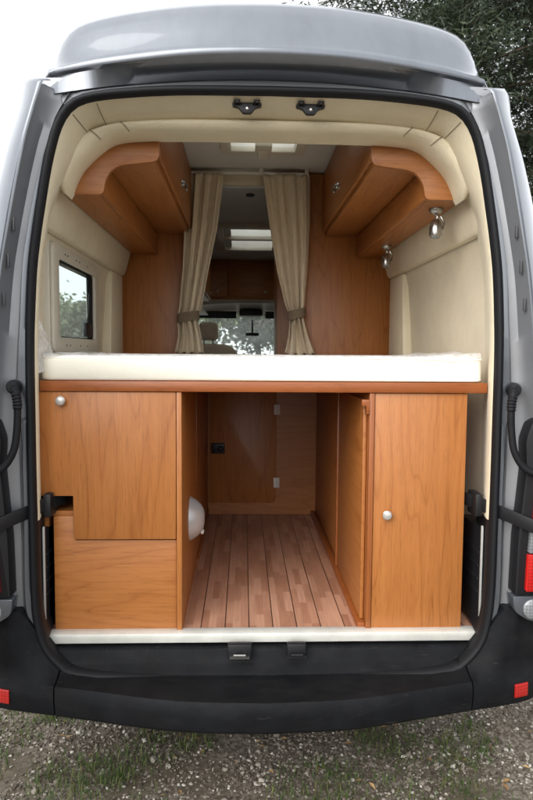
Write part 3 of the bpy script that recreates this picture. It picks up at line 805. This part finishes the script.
# padded arch
AO = [(0, 2.434), (.30, 2.432), (.47, 2.423), (.58, 2.406), (.674, 2.366), (.717, 2.302), (.748, 2.215), (.754, 2.190), (.748, 2.178)]
AI = [(0, 2.397), (.30, 2.396), (.46, 2.392), (.565, 2.378), (.632, 2.332), (.692, 2.272), (.726, 2.206), (.732, 2.186), (.742, 2.176)]
ao = cr(AO, 40); ai = cr(AI, 40)
mir = lambda c: [(-p.x, p.y) for p in c[:0:-1]] + [(p.x, p.y) for p in c]
ao, ai = mir(ao), mir(ai)
def mixl(t): return [((1 - t) * a[0] + t * b_[0], (1 - t) * a[1] + t * b_[1]) for a, b_ in zip(ao, ai)]
def endf(i):
    q = min(i, len(ao) - 1 - i); return math.sqrt(1 - (1 - min(q, 5) / 5) ** 2)
pa = MB(); pa.loft([[(x, .215 + (y - .215) * (endf(i) if y < .215 else 1), z) for i, (x, z) in enumerate(mixl(t))] for t, y in ((-.5, .19), (.0, .150), (.08, .140), (.25, .135), (.5, .138), (.75, .150), (.92, .170), (1.0, .200), (.98, .26), (.9, .30))])
ap_ = part(pa, 'arch_padding', M['leather'], smooth=70)
# stitched seams at the arch's two corners
for sx in (1, -1):
    for idx in (23, 28):
        i = len(ao) // 2 + sx * idx
        k = MB(); k.tube([(ao[i][0] * (1 - t) + ai[i][0] * t, y - .0015, ao[i][1] * (1 - t) + ai[i][1] * t) for t, y in ((.0, .149), (.08, .139), (.25, .134), (.5, .137), (.75, .149), (.92, .169))], .0018, 6); part(k, 'seam', M['seam'], ap_)

# padded bands and vertical strips on both side walls
for sx in (1, -1):
    k = MB(); prof = [(.848, 2.062), (.828, 2.066), (.815, 2.085), (.795, 2.16), (.775, 2.24), (.80, 2.26)]
    k.loft([[(sx * x, y, z) for x, z in prof] for y in (.24, .6, 1.2, 1.83)], caps=True); part(k, 'wall_band', M['band'], bevel=.004)
    k = MB(); k.prism([(1.45, 1.50), (1.83, 1.50), (1.83, 2.06), (1.52, 2.06)], 'yz', *sorted((sx * .835, sx * .89))); part(k, 'wall_strip', M['leather'], bevel=.008)
    k = MB(); k.box(*sorted((sx * .80, sx * .86)), .06, .30, .57, .95)
    for q in range(4): k.box(*sorted((sx * .797, sx * .803)), .09, .26, .70 + q * .05, .712 + q * .05)
    part(k, 'vent_panel', M['dark_plastic'], bevel=.004)
    k = MB(); k.box(*sorted((sx * .792, sx * .799)), .045, .056, .60, .97); part(k, 'edge_trim', M['alu_dull'], bevel=.002)
k = MB(); k.lathe([(.006, .0), (.010, .002), (.010, .02)], (-.792, .17, 2.17), 'y', 12); part(k, 'trim_clip', M['dark_plastic'])

# side window on the left wall
wf = MB()
def yzring(mb, o, i, x0, x1):
    po = roundpoly(o, .03, 5); pi = roundpoly(i, .03, 5); n = len(po)
    vs_ = [(x0, a, b_) for a, b_ in po] + [(x0, a, b_) for a, b_ in pi] + [(x1, a, b_) for a, b_ in po] + [(x1, a, b_) for a, b_ in pi]
    fs = []
    for q in range(n):
        q2 = (q + 1) % n
        fs += [(q, q2, n + q2, n + q), (2 * n + q, 3 * n + q, 3 * n + q2, 2 * n + q2), (q, 2 * n + q, 2 * n + q2, q2), (n + q, n + q2, 3 * n + q2, 3 * n + q)]
    mb.add(vs_, fs)
yzring(wf, [(.385, 1.59), (1.175, 1.59), (1.175, 2.035), (.385, 2.035)], [(.470, 1.655), (1.105, 1.655), (1.105, 1.978), (.470, 1.978)], -.842, -.856)
yzring(wf, [(.375, 1.58), (1.185, 1.58), (1.185, 2.045), (.375, 2.045)], [(.435, 1.60), (1.16, 1.60), (1.16, 2.02), (.435, 2.02)], -.8565, -.90)
wfo = part(wf, 'side_window', M['cream_plastic'], bevel=.004)
k = MB(); yzring(k, [(.44, 1.63), (1.15, 1.63), (1.15, 2.0), (.44, 2.0)], [(.475, 1.66), (1.03, 1.66), (1.03, 1.972), (.475, 1.972)], -.857, -.866); part(k, 'window_rubber', M['seal'], wfo)
k = MB(); k.box(-.8645, -.8605, .45, 1.14, 1.64, 1.99); part(k, 'pane', M['glass'], wfo)
k = MB(); k.loft([[(-1.031, y, 1.60), (-1.003, y, 2.03), (-1.007, y, 2.03), (-1.035, y, 1.60)] for y in (.44, 1.82)], closed=True, caps=True); part(k, 'outer_pane', M['glass'], wfo)
k = MB(); k.box(-.8595, -.846, .93, 1.05, 1.668, 1.735); k.tube([(-.853, .97, 1.70), (-.853, 1.02, 1.82), (-.853, 1.05, 1.95)], .006, 8); part(k, 'window_stay', M['dark_plastic'], wfo, bevel=.004)
for (y, z) in [(.56, 2.006), (.60, 2.006), (.74, 2.006), (.80, 2.006), (.95, 2.006), (.56, 1.622), (.62, 1.622), (.80, 1.622), (.93, 1.622)]:
    k = MB(); k.lathe([(.004, .0), (.004, .003)], (-.8425, y, z), 'x', 10); part(k, 'screw', M['grey_plastic'], wfo)

# roof hatches
def hatch(xc, hw, y0, y1, z, zs, cross, handle):
    k = MB()
    fr = .055
    for (a, b_, c, d) in ((xc - hw - fr, xc - hw, y0 - fr, y1 + fr), (xc + hw, xc + hw + fr, y0 - fr, y1 + fr)):
        k.loft([[(a, c, zs(c) - .03), (b_, c, zs(c) - .03), (b_, c, zs(c) + .005), (a, c, zs(c) + .005)], [(a, d, zs(d) - .03), (b_, d, zs(d) - .03), (b_, d, zs(d) + .005), (a, d, zs(d) + .005)]], closed=True, caps=True)
    for (c, d) in ((y0 - fr, y0), (y1, y1 + fr)) + cross:
        k.loft([[(xc - hw, c, zs(c) - .029), (xc + hw, c, zs(c) - .029), (xc + hw, c, zs(c) + .004), (xc - hw, c, zs(c) + .004)], [(xc - hw, d, zs(d) - .029), (xc + hw, d, zs(d) - .029), (xc + hw, d, zs(d) + .004), (xc - hw, d, zs(d) + .004)]], closed=True, caps=True)
    ho = part(k, 'roof_hatch', M['cream_plastic'], bevel=.004)
    k = MB()
    for (a0, b0, a1, b1) in ((xc - hw, y0, xc + hw, y0), (xc + hw, y0, xc + hw, y1), (xc + hw, y1, xc - hw, y1), (xc - hw, y1, xc - hw, y0)):
        k.add([(a0, b0, zs(b0)), (a1, b1, zs(b1)), (a1, b1, 2.83), (a0, b0, 2.83)], [(0, 1, 2, 3)])
    part(k, 'hatch_reveal', M['white_plastic'], ho)
    k = MB(); k.box(xc - hw - .03, xc + hw + .03, y0 - .03, y1 + .03, 2.838, 2.848); part(k, 'pane', M['frosted'], ho)
    if handle:
        k = MB(); k.box(xc - .045, xc + .045, y1 - .16, y1 + .02, z - .05, z - .026); k.box(xc - .03, xc + .03, y1 - .10, y1 + .03, z - .062, z - .045); part(k, 'hatch_handle', M['cream_plastic'], ho, bevel=.006)
hatch(.018, .175, 1.085, 1.385, 2.725, lambda y: 2.724, (), True)
hatch(-.045, .205, 2.86, 3.52, 2.56, lambda y: lz(2.725, y) - .002, ((3.16, 3.20),), False)

# van floor
fl_ = MB(); fl_.box(-.865, .865, .078, 2.0, .535, .5555); part(fl_, 'floor', M['floor'])
fl2 = MB(); fl2.box(-.865, .865, 2.004, 4.4, .60, .72); part(fl2, 'living_floor', M['grey_plastic'])
# cab headlining, visor rail
k = MB(); k.loft([[(x, 4.06, 2.10 + .02 - .05 * (x / .8) ** 2), (x, 4.10, 2.075 - .06 * (x / .8) ** 2), (x, 4.30, 2.075 - .06 * (x / .8) ** 2), (x, 4.66, 2.0 - .04 * (x / .8) ** 2)] for x in [-.88 + .11 * q for q in range(17)]]); part(k, 'cab_headlining', M['cream_plastic'])
k = MB()
for x0, x1 in ((-.62, -.16), (.14, .62)): k.box(x0, x1, 4.50, 4.525, 1.945, 2.02)
k.box(-.13, .11, 4.42, 4.60, 1.97, 2.03); part(k, 'sun_visor', M['dark_plastic'], bevel=.01)

# ------------------------------------------------------------------ furniture
def knob(parent, x, y, z):
    k = MB(); k.lathe([(.013, 0), (.013, -.003), (.009, -.006), (.009, -.012), (.0165, -.016), (.0175, -.022), (.013, -.027), (.004, -.029)], (x, y, z), 'y', 24); return k.build('knob', M['white_metal'], parent)

# left base cabinet
cab = tag(empty('base_cabinet', (-.56, .12, .5555)), 'wide cherry base cabinet with stepped door and round knob, left of the gangway', 'cabinet')
k = MB(); k.prism([(-.828, 1.452), (-.328, 1.452), (-.328, .908), (-.703, .908), (-.703, 1.070), (-.828, 1.070)], 'xz', .100, .118); d1 = k.build('cabinet_door', M['wood_z'], cab, bevel=.0025)
knob(d1, -.738, .100, 1.420)
k = MB(); k.prism([(-.778, .560), (-.328, .560), (-.328, .902), (-.700, .902), (-.700, .992), (-.778, .992)], 'xz', .112, .128); k.build('lower_panel', M['wood_x'], cab, bevel=.002)
k = MB(); k.box(-.326, -.307, .098, 1.845, .5565, 1.452); k.build('side_panel', M['wood_z2'], cab, bevel=.002)
k = MB(); k.box(-.3065, -.302, .78, .80, .99, 1.41); k.box(-.3065, -.300, .80, 1.84, .5565, .60); k.build('side_rail', M['wood_edge_z'], cab, bevel=.001)
k = MB(); k.box(-.815, -.702, .13, .36, .990, 1.008); k.box(-.815, -.80, .129, .9, .56, .985); k.box(-.82, -.33, 1.0, 1.02, .56, 1.45); k.build('shelf_board', M['wood_x'], cab)
k = MB(); prof = []
k.loft([[(-.307 + .062 * (1 - (r_ ** 3)) , .47 + .085 * r_ * math.cos(a), .890 + .095 * r_ * math.sin(a)) for a in [2 * PI * q / 28 for q in range(28)]] for r_ in (1.0, .97, .9, .8, .65, .45, .25, .06)], closed=True, caps=True)
ov = k.build('oval_fitting', M['oval'], cab, smooth=60)
k = MB(); k.lathe([(.012, 0), (.012, .008), (.006, .012)], (-.262, .50, .825), 'x', 16); k.build('knob', M['white_plastic'], ov)
k = MB(); k.box(-.306, -.285, 1.30, 1.36, 1.40, 1.425); k.tube([(-.295, 1.33, 1.41), (-.295, .95, 1.435)], .006, 8); k.build('gas_strut', M['dark_plastic'], cab)

# right base cabinet
cab = tag(empty('base_cabinet', (.57, .12, .5555)), 'narrow cherry base cabinet with tall door and knob halfway up, right of the gangway', 'cabinet')
k = MB(); k.box(.402, .745, .104, .122, .560, 1.452); d2 = k.build('cabinet_door', M['wood_z2'], cab, bevel=.0025)
knob(d2, .452, .104, 1.000)
k = MB(); k.box(.381, .400, .098, .80, .5565, 1.452); k.build('side_panel', M['wood_edge_z'], cab, bevel=.002)
k = MB(); k.box(.366, .379, .14, .755, .585, 1.425); k.build('sliding_panel', M['wood_y'], cab, bevel=.002)
k = MB(); k.box(.383, .396, .802, 1.845, .575, 1.45); k.build('sliding_panel', M['wood_y'], cab, bevel=.002)
k = MB(); k.box(.360, .380, .757, .778, .585, 1.44); k.build('handle_strip', M['wood_edge_z'], cab, bevel=.002)
k = MB(); k.box(.352, .3805, .11, 1.845, .5565, .582); k.build('slide_rail', M['wood_edge'], cab, bevel=.002)
k = MB(); k.prism([(.352, 1.428), (.381, 1.428), (.381, 1.375), (.368, 1.375), (.368, 1.405), (.352, 1.405)], 'xz', .095, .12); k.build('stop_block', M['wood_edge'], cab, bevel=.002)
k = MB(); k.box(.735, .75, .124, 1.2, .56, 1.45); k.box(.40, .735, .9, .92, .56, 1.45); k.build('carcass', M['wood_z'], cab)

# bed board and mattress
bd = MB(); bd.box(-.815, .815, .092, 1.845, 1.4535, 1.492); tag(bd.build('bed_board', M['wood_edge'], bevel=.004), 'long cherry bed board lying across both base cabinets', 'bed board')
mm = MB(); rows = []
sec = roundpoly([(.098, 1.4935), (1.84, 1.4935), (1.84, 1.584), (.098, 1.584)], [.010, .010, .022, .022], 5)
NX = 120
for i in range(NX + 1):
    x = -.808 + 1.604 * i / NX; e = min(i, NX - i); q = 1 - math.sqrt(max(0, 1 - (1 - min(e, 3) / 3) ** 2)); r_ = []
    for (y, z) in sec:
        t = (z - 1.4935) / .09
        wv = mnoise.noise(Vector((x * 3.2, y * 2, 2))) * .004 + mnoise.noise(Vector((x * 11, z * 14, 5))) * .0018
        if y < .15: r_.append((x, y + (wv * t + .003 * math.sin(x * 2.1)) * (t > .1) + .012 * q, z + wv * t - .010 * q * (t - .3)))
        else: r_.append((x, y, z + wv * t * .8 - .010 * q * t))
    rows.append(r_)
mm.loft(rows, closed=True, caps=True)
mo = mm.build('mattress', M['mattress'], smooth=60); tag(mo, 'cream quilted foam mattress on the bed board, partly in plastic wrapping', 'mattress')
# plastic wrapping: over the top with crumpled ends
def wrinkle(x, y, s=1): return mnoise.noise(Vector((x * 14 * s, y * 9 * s, 3))) * .5 + mnoise.noise(Vector((x * 34 * s, y * 30 * s, 8))) * .25
pw = MB(); rows = []
for i in range(70):
    x = -.80 + 1.59 * i / 69; r_ = []
    e = max(0, (abs(x) - .55) / .25)
    for q in range(16):
        t = q / 15; y = .108 + .5 * t
        r_.append((x, y, 1.5865 + .002 + (.004 + .022 * e) * abs(wrinkle(x, y)) + .020 * e * (x > 0) * (.5 + wrinkle(x * .5, y))))
    f = r_[0]; r_ = [(x, .0955 - .003 * abs(wrinkle(x, 5)), 1.577 - .03 * e * abs(wrinkle(x, 2)) * 2), (x, .099, 1.584)] + r_
    rows.append(r_)
pw.loft(rows)
po = tag(pw.build('plastic_wrapping', M['film'], smooth=80), 'thin crumpled plastic film spread on top of the cream mattress', 'plastic film')
pw = MB(); rows = []
for i in range(26):
    t = i / 25; r_ = []
    for q in range(14):
        u = q / 13
        wv = wrinkle(u * .5, t * .6)
        wd = .10 * (1 - t) ** .5 * (.55 + .45 * math.sin(3 * t + 1)) + .012
        r_.append((-.822 + .055 * (1 - t) * u + .012 * wv, .055 + wd * u + .018 * wv, 1.515 + .255 * t + .02 * u * (1 - t)))
    rows.append(r_)
pw.loft(rows); tag(pw.build('plastic_wrapping', M['film'], smooth=80), 'loose plastic film end standing up against the left pillar', 'plastic film')

# partition at the end of the gangway
pt = tag(empty('partition', (.04, 1.85, .5555)), 'dim cherry partition with hinged hatch closing the end of the gangway', 'partition')
k = MB(); k.box(-.31, .40, 1.850, 1.866, .5565, 1.4525); k.build('board', M['wood_x'], pt)
k = MB(); k.prism(roundpoly([(-.30, .632), (.128, .632), (.128, 1.40), (-.30, 1.40)], [0, .04, .04, 0], 6), 'xz', 1.842, 1.8495); k.build('hatch_door', M['wood_z'], pt, bevel=.0015)
for z in (1.235, .765):
    k = MB(); k.box(.112, .150, 1.834, 1.8415, z - .032, z + .032); k.lathe([(.004, -.034), (.004, .034)], (.130, 1.832, z), 'z', 10); k.build('hinge', M['white_plastic'], pt, bevel=.001)
k = MB(); k.box(-.285, -.20, 1.815, 1.8415, .955, 1.02); k.lathe([(.018, 0), (.018, -.014), (.01, -.02)], (-.225, 1.815, .988), 'y', 16); k.build('latch', M['dark_plastic'], pt, bevel=.004)

# bulkhead panels either side of the walkway
for nm, x0, x1, lb in (('l', -.880, -.405, 'tall cherry bulkhead panel between the side window wall and left curtain'), ('r', .285, .880, 'tall cherry bulkhead panel behind the right curtain and under the reading lights')):
    k = MB(); sg = -1 if nm == 'l' else 1
    a, b_ = abs(x0), abs(x1); outer = max(a, b_); inner = min(a, b_)
    k.prism([(sg * inner, .56), (sg * outer, .56), (sg * outer, 1.7), (sg * .862, 2.02), (sg * .80, 2.25), (sg * .745, 2.45), (sg * .685, 2.60), (sg * .595, 2.698), (sg * inner, 2.718)], 'xz', 1.870, 1.890)
    tag(k.build('bulkhead_panel', M['wood_z'] if nm == 'l' else M['wood_z2'], bevel=.002), lb, 'wood panel')

# lintel and curtain rail
k = MB(); k.box(-.404, .284, 1.892, 1.912, 2.642, 2.716); tag(k.build('lintel', M['band'], bevel=.004), 'beige lintel board above the walkway behind the curtain rail', 'lintel')
rl = tag(empty('curtain_rail', (-.07, 1.80, 2.69)), 'thin white curtain rail under the ceiling', 'curtain rail')
k = MB(); k.box(-.45, .31, 1.793, 1.808, 2.683, 2.698); k.build('track', M['white_plastic'], rl, bevel=.002)
for x in (-.44, .02, .30):
    k = MB(); k.box(x - .012, x + .012, 1.797, 1.804, 2.698, 2.722); k.build('bracket', M['white_plastic'], rl, bevel=.002)

# curtains
def curtain(label, L, R, Yc, seed, tie):
    rnd = random.Random(seed); root = tag(empty('curtain', ((L[0][1] + R[0][1]) / 2, Yc, 1.6)), label, 'curtain', 'curtains tied back at the walkway')
    zs = [2.680 - (2.680 - 1.588) * i / 59 for i in range(60)]; nu = 72; rows = []
    ph = [rnd.uniform(0, 6) for _ in range(4)]
    for z in zs:
        xl, xr = interp(z, L), interp(z, R); r_ = []
        wd = xr - xl; full_ = .22
        am = .020 + .022 * min(1, max(0, (full_ - wd) / full_))
        if z > 2.62: am *= .75
        for q in range(nu):
            u = q / (nu - 1); s_ = u * 2 * PI * 3.4
            x = xl + wd * (u + .012 * math.sin(s_ * 2 + ph[0]))
            y = Yc + am * (math.sin(s_ + ph[1] + .5 * math.sin(z * 2 + ph[2])) + .35 * math.sin(s_ * 2.3 + ph[3] + z * 2)) + .03 * math.sin(PI * u) * (-1)
            r_.append((x, y, z + .008 * math.sin(s_ + 1) * (z < 1.62)))
        rows.append(r_)
    k = MB(); k.loft(rows); o = k.build('cloth', M['curtain'], root, smooth=80)
    md = o.modifiers.new('thick', 'SOLIDIFY'); md.thickness = .003
    zt = tie; xl, xr = interp(zt, L) - .010, interp(zt, R) + .010; c = (xl + xr) / 2; hw = (xr - xl) / 2; prof = []
    for q in range(28):
        a = 2 * PI * q / 28; prof.append((c + hw * math.cos(a), Yc + .062 * math.sin(a) - .012))
    k = MB(); k.loft([[(p[0] + (0 if d_ else 0), p[1], zt + dz + .012 * (p[0] - c) / hw) for p in prof] for dz, d_ in ((-.028, 0), (-.024, 1), (.024, 1), (.028, 0))], closed=True); o2 = k.build('tieback', M['tie'], root, smooth=60)
    md = o2.modifiers.new('thick', 'SOLIDIFY'); md.thickness = .004
    k = MB(); a0 = [(interp(2.66, L), interp(2.66, R))][0]
    for q in range(6):
        x = a0[0] + .01 + (a0[1] - a0[0] - .02) * q / 5
        k = MB(); k.box(x - .004, x + .004, Yc - .012, Yc + .008, 2.668, 2.690)
        k.build('hook', M['white_plastic'], root)
    return root
curtain('beige curtain left of the walkway, gathered by a brown tieback', [(1.58, -.508), (1.70, -.485), (1.80, -.488), (1.86, -.478), (2.1, -.455), (2.68, -.430)], [(1.58, -.330), (1.68, -.345), (1.80, -.372), (1.86, -.350), (2.1, -.305), (2.35, -.250), (2.68, -.205)], 1.80, 2, 1.812)
curtain('beige curtain right of the walkway, gathered by a brown tieback', [(1.58, .172), (1.70, .195), (1.82, .203), (1.9, .170), (2.1, .120), (2.4, .070), (2.68, .030)], [(1.58, .372), (1.70, .325), (1.82, .290), (1.9, .298), (2.1, .312), (2.4, .322), (2.68, .318)], 1.80, 5, 1.835)

# overhead cupboards
def cupboard(sx, label):
    root = tag(empty('overhead_cupboard', (sx * .6, .30, 2.2)), label, 'cupboard')
    P = [(.408, 2.44), (.408, 2.325), (.575, 2.305), (.612, 2.262), (.622, 2.196), (.772, 2.196), (.80, 2.255), (.762, 2.40), (.745, 2.45)]
    P = roundpoly(P, [0, .030, .035, .035, .02, .003, 0, 0, 0], 7)
    k = MB(); k.prism([(sx * a, b_) for a, b_ in P], 'xz', .292, .314); k.build('end_panel', M['wood_x'], root, bevel=.003)
    k = MB(); k.box(*sorted((sx * .622, sx * .642)), .315, 1.866, 2.200, 2.325); k.box(*sorted((sx * .6425, sx * .775)), .315, 1.866, 2.200, 2.216); k.build('light_shelf', M['wood_y'], root, bevel=.002)
    k = MB(); k.box(*sorted((sx * .425, sx * .76)), .315, 1.866, 2.330, 2.346); k.box(*sorted((sx * .425, sx * .44)), .315, 1.866, 2.347, 2.70); k.box(*sorted((sx * .44, sx * .62)), .315, .33, 2.347, 2.66); k.build('carcass', M['wood_y'], root, bevel=.002)
    k = MB(); k.box(*sorted((sx * .407, sx * .424)), .325, 1.862, 2.352, 2.700); do = k.build('cupboard_door', M['wood_y'], root, bevel=.003)
    k = MB(); c = (sx * .407, 1.16, 2.46)
    k.lathe([(.024, 0), (.024, -sx * .005), (.016, -sx * .010), (.016, -sx * .016), (.010, -sx * .02)], c, 'x', 20); k.box(*sorted((sx * .375, sx * .392)), 1.152, 1.168, 2.425, 2.462); k.build('catch', M['chrome'], do, bevel=.001)
    return root
cupboard(-1, 'cherry overhead cupboard along the left wall above the side window')
cupboard(1, 'cherry overhead cupboard along the right wall above the two reading lights')

# reading lights
def spot(label, y):
    root = tag(empty('reading_light', (.715, y, 2.199)), label, 'reading light', 'reading lights under the right cupboard')
    c = root.location
    k = MB(); k.lathe([(.030, 0), (.030, -.008), (.022, -.020), (.008, -.026)], c, 'z', 24); k.build('base', M['chrome'], root)
    k = MB(); k.tube([(c.x, y, c.z - .024), (c.x + .006, y, c.z - .034), (c.x, y, c.z - .05)], .006, 10); k.tube([(c.x + .02, y + .004, c.z - .03), (c.x + .034, y, c.z - .055), (c.x + .026, y - .01, c.z - .085)], .0045, 8); k.build('arm', M['chrome'], root)
    k = MB(); prof = [(.006, -.042), (.015, -.047), (.022, -.060), (.026, -.078), (.027, -.100), (.025, -.112), (.018, -.117)]
    k.lathe(prof, (c.x - .002, y - .004, c.z), 'z', 26); h = k.build('lamp_head', M['chrome'], root)
    k = MB(); k.ell((c.x - .002, y - .004, c.z - .116), .019, .019, .009); k.build('bulb_lens', M['clear'], h)
    return root
spot('small chrome reading light on the right cupboard, nearest the open rear', .46)
spot('small chrome reading light on the right cupboard, beside the bulkhead panel', 1.40)

# beyond the walkway: living area
k = tag(empty('cab_locker', (-.1, 4.0, 2.1)), 'brown overhead locker above the cab at the far end', 'locker')
b_ = MB(); b_.box(-.72, .72, 4.0, 4.05, 2.095, 2.475); b_.build('front', M['wood_x'], k, bevel=.003)
for x0, x1 in ((-.70, -.245), (-.235, .215), (.225, .70)):
    b_ = MB(); b_.box(x0, x1, 3.984, 3.999, 2.12, 2.445); d_ = b_.build('locker_door', M['wood_x'], k, bevel=.003)
    b_ = MB(); b_.lathe([(.012, 0), (.012, -.012), (.006, -.016)], (x1 - .09, 3.984, 2.17), 'y', 14); b_.build('knob', M['chrome'], d_)
k = tag(empty('wall_cupboard', (-.62, 2.9, 2.0)), 'dark wall cupboard behind the left curtain in the living area', 'cupboard')
b_ = MB(); b_.box(-.84, -.40, 2.25, 3.75, 2.06, 2.44); b_.build('carcass', M['wood_y'], k, bevel=.003)
for y0, y1 in ((2.27, 2.98), (3.0, 3.73)):
    b_ = MB(); b_.box(-.399, -.386, y0, y1, 2.075, 2.42); d_ = b_.build('cupboard_door', M['wood_y'], k, bevel=.002)
    b_ = MB(); b_.lathe([(.012, 0), (.012, .012), (.006, .016)], (-.386, y1 - .1, 2.13), 'x', 14); b_.build('knob', M['chrome'], d_)
b_ = MB(); b_.box(-.84, -.41, 2.30, 3.70, 1.93, 1.945); b_.box(-.84, -.82, 2.3, 3.7, 1.946, 2.058); b_.build('open_shelf', M['cream_plastic'], k, bevel=.002)
k = tag(empty('wardrobe', (.5, 2.6, .72)), 'tall brown wardrobe edge beside the right curtain in the living area', 'wardrobe')
b_ = MB(); b_.box(.145, .84, 2.25, 2.29, .722, 2.50); b_.box(.165, .18, 2.291, 3.10, .722, 2.50); b_.build('carcass', M['wood_z'], k, bevel=.003)
b_ = MB(); b_.box(.148, .164, 2.30, 2.70, .78, 2.45); b_.build('wardrobe_door', M['wood_z2'], k, bevel=.002)
k = MB(); k.ell((-.045, 2.12, 2.635), .03, .03, .012); tag(k.build('ceiling_lamp', M['grey_plastic']), 'small unlit round lamp on the ceiling before the second hatch', 'lamp')
# driver seat
k = tag(empty('cab_seat', (-.40, 3.35, .72)), 'beige cab seat with headrest seen over the mattress', 'seat')
b_ = MB(); b_.box(-.62, -.14, 3.25, 3.70, 1.05, 1.25); b_.build('seat_cushion', M['seatcloth'], k, bevel=.05, seg=4)
b_ = MB(); P = roundpoly([(-.66, 1.2), (-.12, 1.2), (-.13, 1.60), (-.22, 1.665), (-.54, 1.665), (-.65, 1.60)], .05, 6); b_.prism(P, 'xz', 3.22, 3.36); b_.build('backrest', M['seatcloth'], k, bevel=.04, seg=4)
b_ = MB(); P = roundpoly([(-.465, 1.695), (-.300, 1.695), (-.305, 1.85), (-.46, 1.85)], .04, 6); b_.prism(P, 'xz', 3.24, 3.34); hd = b_.build('headrest', M['seatcloth'], k, bevel=.03, seg=4)
for x in (-.42, -.345):
    b_ = MB(); b_.tube([(x, 3.29, 1.62), (x, 3.29, 1.72)], .007, 8); b_.build('headrest_post', M['chrome'], hd)
b_ = MB(); b_.box(-.6, -.16, 3.28, 3.66, .722, 1.05); b_.build('seat_base', M['grey_plastic'], k, bevel=.02)
# mirror
k = tag(empty('rear_view_mirror', (0, 4.5, 1.80)), 'small dark rear-view mirror hanging at the windscreen', 'mirror')
b_ = MB(); b_.box(-.065, .075, 4.46, 4.49, 1.765, 1.80); b_.build('mirror_head', M['dark_plastic'], k, bevel=.01)
b_ = MB(); b_.tube([(.005, 4.49, 1.795), (.005, 4.52, 1.85), (.005, 4.63, 1.93)], .012, 8); b_.build('mirror_arm', M['dark_plastic'], k)
